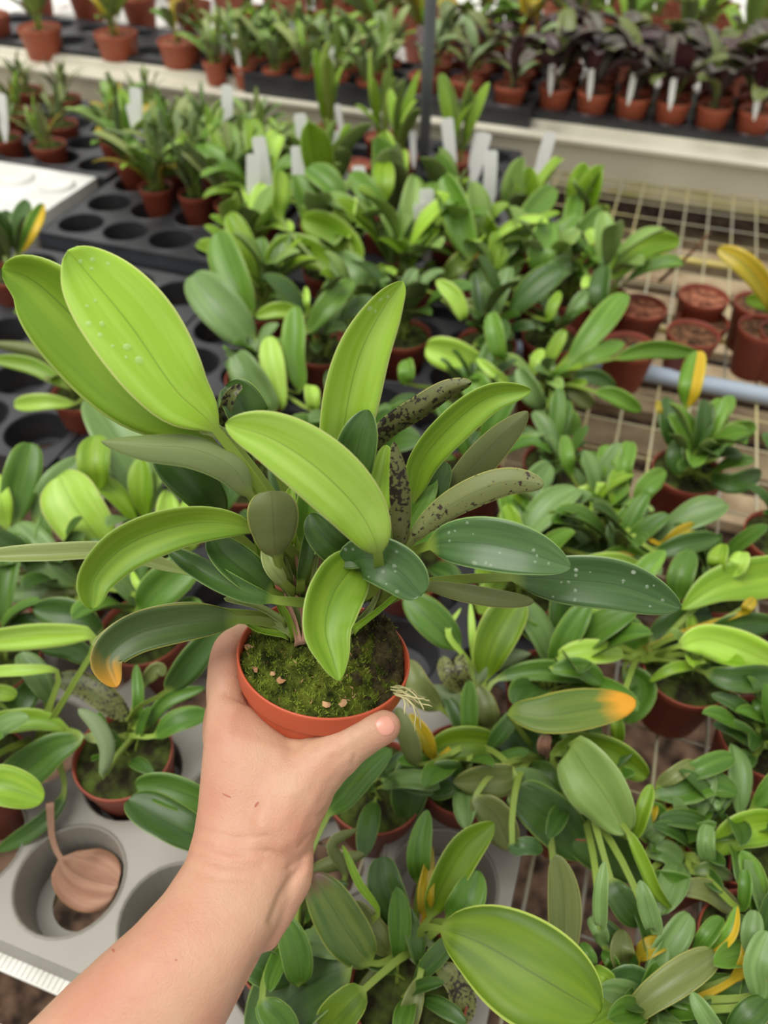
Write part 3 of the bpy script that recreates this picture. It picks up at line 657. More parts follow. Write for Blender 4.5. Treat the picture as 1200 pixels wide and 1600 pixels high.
def skin_patch(name, c, ux, uy, hx, hy, m, lift=.0004, n=14, bulge=.0, sq=2.6, edge=-.0006):
    vs = []; idx = {}
    for i in range(n+1):
        for j in range(n+1):
            a, b_ = -1+2*i/n, -1+2*j/n
            l = (abs(a)**sq+abs(b_)**sq)**(1/sq); g = max(abs(a), abs(b_)); f = g/l if l > 1e-6 else 1
            a, b_ = a*f, b_*f; x = c[0]+ux[0]*hx*a+uy[0]*hy*b_; y = c[1]+ux[1]*hx*a+uy[1]*hy*b_
            loc, nn, _, _ = bvh.ray_cast(CP, ray(x, y).normalized())
            if loc is None: loc, nn, _, _ = bvh.find_nearest(P(x, y, .405))
            rr = min(1, max(abs(a), abs(b_))); rr = min(1, math.hypot(a, b_))
            vs.append(loc+nn*(lift+bulge*(1-rr*rr)+(edge-lift if g > .99 else 0))-WR)
    fs = [(i*(n+1)+j, (i+1)*(n+1)+j, (i+1)*(n+1)+j+1, i*(n+1)+j+1) for i in range(n) for j in range(n)]
    k = MB(); k.add(vs, fs); return k.build(name, m, hand)
nail = mat('fingernail', (196, 134, 114), (204, 146, 126), .28, 40, .5)
skin_patch('thumbnail', (602, 1134), (.86, -.5), (.5, .86), 15.5, 18, nail, .0002, bulge=.00025)
scar = mat('scratch', (150, 84, 68), (172, 104, 84), .6, 60)
for c, ux, hx, hy in (((354, 1243), (.9, .42), 8, 1.4), ((401, 1257), (.6, -.8), 5, 2), ((177, 1485), (.6, .8), 3, 2.2), ((275, 1500), (1, 0), 1.6, 1.6)):
    skin_patch('scratch', c, ux, (-ux[1], ux[0]), hx, hy, scar, .00012, 6, edge=.0000)
# ================================================================== PLANTS AROUND
LEAFN = [0]
def traced(name, label, cx, cy, leaves, cz=.09, pot=(.044, .08, 'oldpot', 'soilmoss'), cat='potted plant', extra=None, potxy=None, zb=None, group=None):
    c = at(cx, cy, cz); base = at(potxy[0], potxy[1], cz) if potxy else c
    root = empty(name, base, label, cat, group)
    if pot: pot_parts(root, *pot)
    d = depth(c)
    for lf in leaves:
        k, hw, pts = lf[:3]; op = lf[3] if len(lf) > 3 else {}
        LEAFN[0] += 1; R = random.Random(LEAFN[0])
        q = d/FPX; x0, y0 = pts[0]; xn, yn = pts[-1]
        dist = math.hypot(x0-cx, y0-cy)*q
        z0 = op.get('z', cz+min(max(.6*dist, .008), .1)); up = (y0-yn)*q
        z1 = z0+max(min(.62*up, .09), -.06)+op.get('dz', 0)
        n = len(pts); W = [at(x, y, z0+(z1-z0)*j/(n-1)+.008*math.sin(math.pi*j/(n-1))) for j, (x, y) in enumerate(pts)]
        roll = op.get('roll', R.uniform(-22, 22)); fold = op.get('fold', R.uniform(14, 28)); under = op.get('under', k in ('olive',) and R.random() < .4)
        t0 = (W[0]-W[1]).normalized(); c0 = c+V((R.uniform(-.008, .008), R.uniform(-.008, .008), -.004)); L0 = (W[0]-c0).length
        if L0 > .012:
            P3 = [c0, c0.lerp(W[0], .5)+V((0, 0, L0*.12))+t0*L0*.08]+W; pf = arcpf(P3, 2)
        else: P3 = W; pf = 0
        dm = (depth(W[0])+depth(W[-1]))/2
        me, _ = leaf_mesh('leaf', P3, hw*dm/FPX/math.cos(math.radians(fold*.7)), rolled(W, roll, under), k, pf=pf, fold=fold, petw=op.get('pw', .0022), th=.0007,
                          a=op.get('a', R.uniform(.5, .7)), b=op.get('b', R.uniform(.42, .58))+.1, nb=28 if hw > 30 else 16, m=6, org=base, wave=R.uniform(.02, .09), twist=R.uniform(-15, 15), seed=R.uniform(0, 9))
        o = link('leaf', me, root)
        if 'label' in op: o['label'] = op['label']
    if extra: foliage(root, *extra)
    return root
mx_ = ['deep', 'dark', 'blue', 'dark', 'deep']; gr_ = ['bright', 'mid', 'sage', 'blue', 'bright']  # mx_ runs dark so the leaf colours carry the shade of the understory
F = 'potted_orchid'
traced(F, 'potted orchid at the bottom centre with one very large lime leaf spreading right', 655, 1465, [
 ('lime_shaded', 76, [(690, 1452), (755, 1475), (840, 1525), (938, 1583)], dict(a=.75, b=.45, fold=14, roll=0, z=.19, dz=.05, label='very large lime leaf')),
 ('lime_shaded', 30, [(672, 1432), (690, 1385), (725, 1325), (772, 1285)]), ('dark', 29, [(640, 1450), (618, 1420), (602, 1380), (597, 1338)], dict(b=.35)),
 ('browntip', 38, [(582, 1505), (545, 1460), (515, 1410), (487, 1366)], dict(b=.4, label='leaf with a withered brown tip')), ('olive', 22, [(612, 1488), (590, 1465), (565, 1435), (552, 1408)]),
 ('gold', 14, [(664, 1430), (664, 1390), (675, 1322)], dict(b=.7)), ('silver', 24, [(640, 1460), (655, 1480), (682, 1488)], dict(b=.3, under=1)),
 ('blotch', 22, [(682, 1508), (708, 1530), (722, 1565), (722, 1600)], dict(b=.4)), ('deep', 19, [(655, 1380), (655, 1330), (668, 1265)]), ('deep', 27, [(700, 1440), (728, 1410), (748, 1360)]),
 ('olive', 8, [(618, 1490), (580, 1525), (545, 1580)]), ('lime_shaded', 30, [(570, 1545), (540, 1575), (505, 1615)], dict(b=.35)), ('olive', 18, [(655, 1530), (640, 1580), (625, 1625)]),
 ('bright', 16, [(690, 1440), (730, 1455), (760, 1450)])], extra=(mx_, 'small', 7, (.05, .08)), potxy=(640, 1540))
traced(F, 'orchid mostly hidden behind the wrist, with broad dark striped leaves', 455, 1465, [
 ('dark', 62, [(548, 1505), (505, 1525), (455, 1560), (395, 1640)], dict(b=.3, fold=12, a=.45)), ('dark', 27, [(380, 1495), (405, 1510), (455, 1535)], dict(b=.6)), ('deep', 25, [(470, 1540), (462, 1485), (440, 1425)]),
 ('deep', 22, [(512, 1275), (540, 1245), (570, 1210), (612, 1170)], dict(z=.15)), ('deep', 26, [(410, 1560), (440, 1600), (450, 1640)]),
 ('dark', 34, [(345, 1315), (300, 1305), (250, 1280), (200, 1250)], dict(z=.13, b=.35, label='striped leaf folded along its rib')), ('deep', 26, [(350, 1270), (300, 1245), (250, 1228), (212, 1226)], dict(z=.14, b=.35)),
 ('olive', 10, [(540, 1370), (520, 1320), (560, 1295)]), ('bright', 7, [(590, 1430), (560, 1380), (535, 1320)]), ('olive', 13, [(480, 1370), (520, 1350), (570, 1335)])], extra=(mx_, 'small', 4, (.05, .08)))
traced(F, 'potted orchid right of the thumb with a short glossy lime leaf', 735, 1150, [
 ('lime_shaded', 27, [(772, 1165), (740, 1160), (700, 1165), (667, 1187)], dict(a=.4, b=.45, fold=24)), ('wet', 38, [(768, 1148), (810, 1155), (830, 1185), (832, 1223)], dict(a=.45, b=.45)),
 ('dark', 32, [(690, 1185), (655, 1200), (640, 1240), (634, 1282)], dict(a=.4, b=.4)), ('olive', 27, [(805, 1212), (760, 1218), (707, 1222)], dict(a=.5, b=.7)), ('olive', 19, [(765, 1140), (760, 1110), (747, 1070)], dict(b=.6)),
 ('silver', 17, [(730, 1125), (700, 1090), (655, 1080)], dict(under=1)), ('olive', 18, [(655, 1195), (635, 1150), (620, 1105)], dict(under=1)), ('gold', 13, [(680, 1185), (665, 1150), (640, 1115)], dict(k='olive')),
 ('olive', 24, [(690, 1108), (650, 1075), (632, 1032)], dict(b=.4)), ('lime_shaded', 33, [(757, 1065), (765, 1020), (785, 975), (812, 935)], dict(b=.35)), ('silver', 17, [(745, 1070), (770, 1035), (830, 1022)], dict(under=1)),
 ('deep', 18, [(775, 1062), (850, 1048), (940, 1062)]), ('deep', 28, [(718, 1018), (690, 985), (660, 955), (632, 930)], dict(b=.5)), ('blotch', 14, [(720, 1085), (700, 1055), (692, 1025)]), ('blotch', 12, [(735, 1080), (722, 1050), (720, 1018)]),
 ('dark', 30, [(730, 1210), (700, 1215), (660, 1230)]), ('lime', 6, [(740, 1040), (738, 990), (735, 940)]), ('lime', 5, [(735, 1040), (700, 990), (720, 950)])], extra=(mx_, 'small', 8, (.05, .09)), potxy=(725, 1200))
traced(F, 'potted orchid with a yellow-tipped leaf and dark drooping leaves below it', 850, 1175, [
 ('yellowtip', 34, [(795, 1112), (850, 1118), (920, 1108), (994, 1097)], dict(a=.6, b=.5, z=.165, k='yellowtip', fold=12, label='leaf fading to orange-yellow at its tip')), ('gold', 7, [(835, 1095), (862, 1088), (884, 1100)]),
 ('dark', 40, [(798, 1232), (830, 1255), (875, 1295), (911, 1338)], dict(a=.5, b=.45)), ('olive', 28, [(745, 1240), (775, 1275), (800, 1330)]), ('dead', 11, [(853, 1182), (850, 1165), (855, 1148)], dict(b=.3, a=.4, label='withered orange-brown leaf')),
 ('deep', 20, [(830, 1190), (870, 1215), (905, 1215)]), ('deep', 24, [(880, 1090), (900, 1130), (940, 1140)]), ('olive', 26, [(878, 1510), (882, 1450), (880, 1390), (868, 1335)], dict(b=.4, z=.1)), ('wet', 14, [(800, 1315), (825, 1322), (848, 1325)])],
 extra=(mx_, 'small', 6, (.05, .09)), potxy=(870, 1165))
traced(F, 'orchid at right, a thin pale leaf hanging below its broad folded leaf', 900, 1235, [
 ('sage', 48, [(890, 1165), (915, 1200), (950, 1250), (977, 1303)], dict(a=.4, b=.45, fold=20, z=.17, dz=.02)), ('lime_shaded', 27, [(862, 1180), (905, 1165), (960, 1180), (1012, 1215)], dict(z=.14, b=.4)), ('dark', 46, [(872, 1262), (910, 1290), (960, 1330), (1008, 1372)], dict(a=.5, b=.5)),
 ('lime', 12, [(870, 1262), (920, 1265), (975, 1300)]), ('bright', 11, [(980, 1298), (1005, 1345), (1025, 1390), (1050, 1422)], dict(b=.5, a=.4, z=.15)), ('bright', 13, [(985, 1310), (1005, 1270), (1018, 1225)]),
 ('dark', 23, [(955, 1375), (975, 1410), (1002, 1447)]), ('blue', 13, [(938, 1450), (940, 1400), (945, 1345)]), ('blue', 16, [(1020, 1450), (1010, 1410), (1000, 1375)])], extra=(mx_, 'small', 6, (.05, .08)))
traced(F, 'potted orchid at the right edge whose bright leaves run off to the right', 1010, 1025, [
 ('bright', 34, [(1250, 900), (1190, 902), (1120, 915), (1064, 952)], dict(a=.4, b=.6, z=.16, pw=.0012)), ('lime', 33, [(1060, 1010), (1100, 998), (1160, 1015), (1230, 1048)], dict(b=.4, z=.14)), ('dark', 30, [(1018, 1005), (1050, 985), (1080, 970), (1113, 962)], dict(b=.4)),
 ('deep', 28, [(1000, 1015), (975, 985), (935, 955)]), ('bright', 28, [(890, 985), (920, 975), (958, 1002)], dict(b=.35, a=.45)), ('lime', 21, [(870, 1030), (915, 1020), (975, 1022)], dict(b=.5)),
 ('deep', 18, [(860, 1045), (905, 1045), (942, 1068)]), ('deep', 25, [(975, 1045), (1005, 1075), (975, 1128)], dict(b=.35)), ('bright', 11, [(966, 1115), (966, 1140), (966, 1168)]), ('deep', 14, [(1030, 1030), (1050, 1040), (1073, 1052)]),
 ('deep', 21, [(1055, 940), (1065, 900), (1080, 858)]), ('bright', 15, [(1118, 900), (1122, 875), (1130, 850)]), ('lime', 16, [(1140, 900), (1155, 880), (1158, 862)]), ('lime', 15, [(905, 890), (960, 875), (1012, 892)], dict(z=.15)),
 ('gold', 9, [(1155, 960), (1168, 948), (1180, 935)]), ('dark', 22, [(1100, 1050), (1150, 1062), (1220, 1055)]), ('dark', 20, [(1110, 985), (1160, 975), (1220, 975)]), ('bright', 9, [(1100, 1035), (1050, 1045), (1015, 1065)])],
 extra=(gr_, 'small', 6, (.05, .09)), potxy=(1075, 1045))
traced(F, 'low potted plant with stubby leaves and two yellow buds, at the right edge', 1065, 1325, [
 ('deep', 22, [(1020, 1245), (1070, 1240), (1110, 1225), (1152, 1238)], dict(b=.4)), ('deep', 17, [(1060, 1220), (1100, 1200), (1146, 1182)], dict(b=.35)), ('olive', 12, [(1028, 1232), (1055, 1210), (1085, 1190)], dict(b=.4)),
 ('deep', 13, [(1075, 1308), (1090, 1285), (1110, 1263)], dict(b=.35)), ('blue', 14, [(1105, 1352), (1103, 1320), (1106, 1288)], dict(b=.3)), ('bright', 29, [(1112, 1335), (1150, 1300), (1215, 1285)], dict(b=.3)),
 ('blue', 19, [(1010, 1332), (1035, 1330), (1066, 1348)], dict(b=.35)), ('deep', 15, [(1015, 1365), (1050, 1375), (1090, 1385)]), ('olive', 18, [(1050, 1385), (1105, 1392), (1155, 1426)], dict(b=.35)),
 ('browntip', 12, [(1080, 1362), (1110, 1358), (1146, 1373)]), ('gold', 11, [(1012, 1288), (1017, 1272), (1022, 1258)], dict(a=.4, b=.3)), ('gold', 11, [(1050, 1288), (1052, 1272), (1055, 1258)], dict(a=.4, b=.5)),
 ('deep', 11, [(1155, 1420), (1165, 1390), (1165, 1358)], dict(b=.35)), ('deep', 9, [(1075, 1300), (1080, 1275), (1082, 1255)], dict(b=.3)), ('blue', 15, [(1090, 1265), (1115, 1250), (1135, 1245)]), ('blue', 20, [(1005, 1310), (1020, 1295), (1030, 1285)], dict(b=.3))],
 extra=(['deep', 'blue', 'dark'], 'small', 12, (.05, .085)), pot=(.04, .07, 'oldpot', 'soil'), cz=.08)
traced(F, 'low clump of stubby grey-green leaves in the bottom right corner', 1010, 1570, [
 ('blue', 22, [(1012, 1545), (1030, 1500), (1055, 1465), (1078, 1428)], dict(b=.32)), ('olive', 26, [(975, 1600), (1010, 1565), (1060, 1530), (1120, 1490)], dict(b=.3, under=0)), ('deep', 15, [(1082, 1490), (1105, 1465), (1128, 1433)], dict(b=.4)),
 ('halfgold', 12, [(1100, 1495), (1140, 1460), (1152, 1415)]), ('deep', 25, [(1060, 1545), (1120, 1548), (1182, 1556)], dict(b=.45)), ('blue', 17, [(1125, 1625), (1105, 1590), (1080, 1550)]), ('blue', 17, [(1178, 1510), (1175, 1465), (1180, 1422)], dict(b=.35)),
 ('gold', 15, [(996, 1500), (1015, 1482), (1043, 1472)], dict(b=.5)), ('olive', 20, [(975, 1512), (970, 1485), (975, 1453)], dict(b=.5, under=0)), ('wet', 26, [(955, 1548), (985, 1530), (1020, 1550)], dict(b=.3, a=.4)), ('bright', 24, [(1005, 1565), (970, 1575), (925, 1600)], dict(b=.3)),
 ('deep', 13, [(925, 1515), (918, 1495), (905, 1475)], dict(b=.3)), ('bright', 13, [(958, 1545), (948, 1528), (925, 1515)], dict(b=.3)), ('deep', 12, [(968, 1520), (955, 1500), (940, 1488)], dict(b=.4)), ('blue', 13, [(945, 1480), (938, 1455), (922, 1432)], dict(b=.3)),
 ('gold', 11, [(1140, 1535), (1165, 1500), (1165, 1462)], dict(k='halfgold')), ('blue', 21, [(1182, 1565), (1182, 1510), (1200, 1455)], dict(b=.3)), ('olive', 15, [(1180, 1555), (1182, 1525), (1192, 1502)], dict(b=.3)), ('dark', 24, [(1060, 1600), (1110, 1590), (1165, 1585)]), ('dark', 22, [(1130, 1620), (1170, 1590), (1200, 1560)])],
 extra=(['deep', 'blue', 'dark'], 'small', 16, (.05, .09)), pot=(.04, .07, 'oldpot', 'soil'), cz=.08)
traced(F, 'dark narrow-leaved potted plant half out of frame at the right edge', 1200, 1150, [
 ('dark', 13, [(1180, 1130), (1150, 1100), (1110, 1085)]), ('dark', 15, [(1185, 1165), (1150, 1140), (1113, 1132)]), ('deep', 12, [(1200, 1140), (1190, 1110), (1178, 1092)]), ('dark', 16, [(1180, 1180), (1150, 1190), (1135, 1185)])],
 extra=(['dark', 'deep'], 'small', 14, (.06, .1)))
traced('potted_orchid', 'small mossy potted orchid in the grey tray left of the wrist', 200, 1140, [
 ('blotch', 22, [(200, 1125), (165, 1095), (125, 1070), (87, 1060)], dict(b=.35, a=.45, label='grey-green leaf covered in black spots')), ('silver', 13, [(160, 1215), (168, 1170), (150, 1130), (122, 1108)], dict(b=.4, under=1, z=.11)),
 ('deep', 10, [(213, 1130), (217, 1090), (213, 1038)]), ('deep', 12, [(225, 1140), (260, 1095), (320, 1074)]), ('deep', 19, [(240, 1150), (275, 1128), (325, 1115)]), ('dark', 24, [(260, 1080), (300, 1030), (345, 975)], dict(z=.17)), ('pale', 9, [(190, 1150), (165, 1155), (130, 1150)]), ('olive', 12, [(225, 1070), (245, 1045), (258, 1055)])],
 extra=(['dark', 'deep'], 'small', 5, (.04, .06)), potxy=(192, 1178))
traced(F, 'orchid beyond the lower left edge, its lime leaves reaching in', 60, 1150, [
 ('lime', 22, [(150, 998), (90, 990), (20, 995), (-60, 1005)], dict(z=.18, b=.4)), ('lime', 10, [(90, 1050), (30, 1048), (-40, 1052)], dict(z=.15)), ('bright', 19, [(105, 1140), (60, 1125), (10, 1128), (-50, 1135)]),
 ('deep', 32, [(128, 1152), (85, 1170), (45, 1200), (-10, 1240)], dict(b=.35)), ('bright', 32, [(-50, 1235), (0, 1228), (68, 1250)], dict(b=.35, a=.4, z=.13)), ('lime', 13, [(-20, 1085), (0, 1082), (26, 1087)], dict(b=.3)),
 ('dark', 14, [(100, 1240), (60, 1290), (-5, 1330)], dict(z=.07)), ('dark', 22, [(60, 1060), (30, 1100), (-20, 1120)]), ('blue', 20, [(80, 1100), (60, 1060), (30, 1020)])], extra=(mx_, 'broad', 6, (.06, .1)), potxy=(-40, 1200))
traced(F, 'potted orchid at the left edge with a speckled lime leaf standing in its middle', 100, 910, [
 ('deep', 28, [(25, 822), (28, 770), (38, 730), (48, 692)], dict(b=.35, k='blue')), ('lime', 47, [(168, 865), (140, 825), (110, 780), (92, 742)], dict(b=.32, a=.5, fold=10)), ('bright', 26, [(150, 770), (148, 725), (150, 680)]),
 ('blue', 24, [(55, 815), (85, 765), (130, 712)]), ('lime', 15, [(12, 825), (2, 780), (-10, 735)]), ('blue', 31, [(125, 915), (85, 890), (50, 855), (22, 820)], dict(b=.35)), ('blue', 22, [(110, 905), (60, 920), (-15, 922)]),
 ('olive', 10, [(125, 925), (80, 930), (55, 958)]), ('deep', 32, [(212, 955), (245, 925), (280, 895), (312, 870)], dict(b=.45, k='bright')), ('dark', 12, [(90, 985), (50, 970), (10, 975)]), ('spot', 12, [(70, 905), (30, 900), (-20, 900)]),
 ('lime', 6, [(235, 935), (215, 915), (205, 890)]), ('dark', 26, [(160, 990), (110, 960), (50, 950)]), ('dark', 20, [(150, 1030), (110, 1010), (60, 1010)])], extra=(mx_, 'broad', 9, (.06, .1)))
traced(F, 'potted orchid with long blue-green leaves directly under the big lime leaves', 232, 850, [
 ('blue', 42, [(236, 800), (215, 740), (180, 680), (143, 622)], dict(b=.35, a=.55)), ('blue', 27, [(225, 800), (195, 765), (160, 722)], dict(k='dark')), ('lime', 22, [(270, 860), (262, 820), (262, 765)]), ('lime', 18, [(295, 860), (300, 820), (290, 780)]),
 ('dark', 22, [(330, 800), (360, 760), (370, 700)])], extra=(gr_, 'broad', 8, (.07, .11)))
traced(F, 'sparse potted orchid in the black tray with three yellowish leaves pointing left', 130, 612, [
 ('lime', 14, [(118, 630), (70, 628), (22, 633)], dict(b=.35)), ('olive', 12, [(110, 600), (70, 555), (-20, 535)], dict(z=.12)), ('bright', 13, [(105, 605), (50, 572), (-20, 560)], dict(z=.12)), ('bright', 7, [(65, 492), (42, 485), (22, 487)], dict(z=.1))],
 extra=(['mid', 'olive'], 'broad', 4, (.05, .08)))
traced(F, 'dark upright potted orchid standing before the pale tray at the left edge', 18, 425, [
 ('dark', 15, [(8, 400), (8, 365), (14, 330)]), ('dark', 15, [(25, 395), (30, 355), (42, 312)]), ('halfgold', 12, [(32, 395), (50, 355), (68, 318)]), ('dark', 14, [(5, 390), (-10, 350), (-15, 310)])], extra=(['dark'], 'upright', 5, (.08, .12)))
# second band, behind the raised plant
traced(F, 'orchid behind the raised plant with a big blue-green leaf leaning left', 400, 590, [
 ('blue', 35, [(392, 540), (365, 505), (335, 470), (300, 430)], dict(b=.4, a=.5)), ('mid', 30, [(392, 500), (375, 455), (355, 405), (340, 362)], dict(b=.4)), ('mid', 21, [(468, 612), (462, 560), (462, 515), (462, 478)], dict(b=.4)),
 ('blue', 28, [(428, 645), (405, 610), (385, 580), (368, 552)], dict(b=.35)), ('lime', 20, [(440, 640), (432, 600), (425, 560), (420, 525)], dict(b=.4)), ('lime', 13, [(485, 640), (487, 620), (485, 602)], dict(b=.3)),
 ('mid', 18, [(478, 520), (510, 480), (552, 438)], dict(b=.4)), ('lime', 6, [(478, 492), (478, 470), (478, 448)]), ('bright', 13, [(470, 495), (435, 485), (398, 495)])], extra=(mx_, 'broad', 14, (.05, .12)))
traced(F, 'orchid with bright leaves fanning left, just above the upright lime leaf', 560, 500, [
 ('bright', 26, [(528, 432), (500, 402), (455, 390), (415, 408)], dict(b=.35)), ('bright', 28, [(565, 410), (535, 375), (505, 355), (472, 342)], dict(b=.4)), ('blue', 25, [(582, 460), (555, 430), (520, 400)]), ('lime', 10, [(580, 470), (560, 455), (545, 450)]),
 ('lime', 22, [(538, 355), (540, 335), (545, 315)], dict(b=.3)), ('bright', 17, [(440, 345), (438, 305), (437, 265)], dict(b=.4, k='lime')), ('mid', 22, [(530, 330), (515, 290), (480, 262)], dict(b=.4))], extra=(gr_, 'broad', 15, (.05, .13)))
traced(F, 'potted orchid with a tall pair of leaves just in front of the steel pole', 640, 440, [
 ('mid', 24, [(632, 400), (635, 360), (645, 320), (652, 275)], dict(b=.4)), ('mid', 19, [(655, 385), (665, 340), (675, 285)], dict(b=.4)), ('mid', 18, [(600, 335), (575, 300), (548, 270)], dict(k='bright')), ('bright', 18, [(598, 320), (600, 285), (597, 250)], dict(b=.4)),
 ('mid', 26, [(733, 408), (725, 360), (710, 315), (693, 275)], dict(b=.35)), ('yellowtip', 16, [(690, 435), (715, 415), (745, 390)], dict(label='leaf with a yellow patch')), ('lime', 14, [(722, 500), (710, 465), (682, 438)])], extra=(gr_, 'broad', 15, (.05, .13)))
traced(F, 'potted orchid with two leaves spread in a wide V, right of the pole', 770, 470, [
 ('bright', 18, [(785, 392), (755, 350), (728, 300)], dict(b=.35, k='mid')), ('mid', 20, [(790, 392), (820, 350), (865, 293)], dict(b=.3)), ('mid', 26, [(840, 430), (845, 390), (860, 345)], dict(b=.4)), ('blue', 18, [(835, 445), (865, 425), (890, 408)], dict(b=.3)),
 ('mid', 16, [(785, 560), (775, 525), (768, 488)], dict(b=.4, k='dark')), ('pale', 12, [(760, 485), (735, 478), (722, 480)]), ('bright', 9, [(850, 500), (865, 475), (875, 455)])], extra=(gr_, 'broad', 15, (.05, .12)))
traced(F, 'orchid with clustered leaves, one half yellow, beside the bare mesh', 885, 460, [
 ('mid', 16, [(888, 400), (893, 350), (900, 305)], dict(b=.35)), ('mid', 19, [(895, 395), (915, 360), (942, 330)], dict(b=.3)), ('dark', 14, [(885, 395), (905, 380), (928, 363)]), ('gold', 7, [(903, 408), (925, 390), (945, 374)], dict(label='yellow half-faded leaf')),
 ('bright', 22, [(948, 435), (985, 400), (1020, 380), (1063, 378)], dict(b=.35)), ('dark', 18, [(935, 490), (938, 455), (945, 415)]), ('blue', 16, [(920, 410), (940, 400), (955, 380)])], extra=(gr_, 'broad', 14, (.05, .11)))
traced(F, 'orchid at the pipe end with a long leaf rising to the right', 855, 605, [
 ('mid', 22, [(885, 570), (915, 535), (945, 500), (977, 458)], dict(b=.4)), ('mid', 15, [(895, 572), (930, 555), (975, 535)]), ('mid', 15, [(960, 560), (1020, 545), (1093, 552)]), ('blue', 19, [(850, 640), (830, 610), (810, 575)]),
 ('lime', 10, [(832, 590), (838, 565), (848, 545)]), ('mid', 21, [(845, 622), (855, 645), (865, 672)], dict(b=.3, k='blue')), ('mid', 19, [(868, 640), (885, 655), (892, 682)], dict(b=.3, k='blue')), ('olive', 14, [(878, 605), (900, 615), (926, 635)], dict(b=.3)),
 ('dark', 13, [(895, 588), (930, 590), (962, 605)]), ('mid', 14, [(930, 612), (960, 618), (1002, 642)])], extra=(gr_, 'small', 14, (.05, .09)))
traced(F, 'orchid with a bright flat leaf, seen above the curved leaf of the raised plant', 735, 620, [
 ('lime', 27, [(755, 580), (725, 562), (695, 550), (665, 543)], dict(b=.32)), ('lime', 9, [(795, 603), (770, 582), (745, 560)]), ('mid', 24, [(775, 640), (750, 612), (735, 590)], dict(b=.3)), ('mid', 14, [(640, 600), (636, 580), (635, 562)], dict(b=.3, a=.4)),
 ('dark', 14, [(740, 540), (775, 530), (790, 500)])], extra=(mx_, 'small', 14, (.05, .1)))
traced(F, 'potted orchid near the pipe with one leaf half green and half yellow', 1075, 735, [
 ('halfgold', 20, [(1072, 640), (1080, 600), (1090, 548)], dict(b=.35, fold=10, label='leaf green on one half, yellow on the other')), ('bright', 24, [(1085, 720), (1105, 680), (1125, 640)], dict(b=.35)), ('mid', 18, [(1120, 700), (1145, 675), (1182, 668)]), ('mid', 14, [(1110, 670), (1130, 640), (1145, 618)]),
 ('dark', 16, [(1055, 700), (1045, 660), (1042, 620)]), ('dark', 17, [(1105, 745), (1145, 755), (1190, 738)]), ('lime', 8, [(1085, 722), (1110, 715), (1132, 702)]), ('bright', 12, [(1060, 670), (1058, 650), (1056, 640)], dict(b=.3)), ('gold', 5, [(1035, 660), (1030, 640), (1028, 625)]),
 ('dark', 14, [(1060, 745), (1055, 710), (1060, 685)])], extra=(['mid', 'dark'], 'broad', 16, (.07, .11)))
traced(F, 'orchid with a flat lime leaf among small leaves, below the half-yellow one', 935, 800, [
 ('lime', 22, [(968, 782), (935, 775), (880, 795)], dict(b=.32, a=.4)), ('mid', 14, [(958, 765), (950, 730), (945, 695)], dict(b=.35)), ('mid', 15, [(980, 765), (975, 730), (985, 690)], dict(b=.35, k='blue')), ('mid', 12, [(895, 745), (885, 715), (882, 680)], dict(b=.35)),
 ('mid', 9, [(925, 750), (918, 730), (912, 710)]), ('mid', 17, [(995, 790), (1010, 760), (1040, 735)], dict(b=.5)), ('dark', 16, [(950, 830), (985, 815), (1012, 790)]), ('mid', 16, [(900, 825), (930, 835), (950, 830)]), ('gold', 12, [(1030, 850), (1060, 835), (1086, 820)], dict(k='olive')),
 ('dark', 17, [(1020, 860), (1070, 850), (1125, 840)]), ('mid', 14, [(960, 830), (985, 800), (1000, 780)]), ('bright', 17, [(970, 800), (965, 760), (968, 730)])], extra=(gr_, 'small', 20, (.05, .09)))
traced(F, 'potted orchid hidden behind the dark wet leaves, with rounded mid-green leaves', 840, 860, [
 ('mid', 24, [(812, 835), (845, 820), (878, 812)], dict(b=.3, k='bright')), ('blue', 22, [(800, 790), (830, 760), (860, 725)], dict(b=.35)), ('mid', 22, [(790, 830), (800, 810), (835, 785)], dict(b=.3)), ('mid', 20, [(845, 855), (900, 845), (950, 870)]),
 ('halfgold', 12, [(930, 870), (980, 862), (1030, 895)]), ('mid', 18, [(985, 935), (1010, 890), (1040, 860)], dict(b=.6, k='dark')), ('lime', 16, [(790, 900), (760, 930), (750, 960)]), ('dark', 18, [(880, 870), (960, 850), (1010, 875)])], extra=(gr_, 'broad', 16, (.05, .11)))
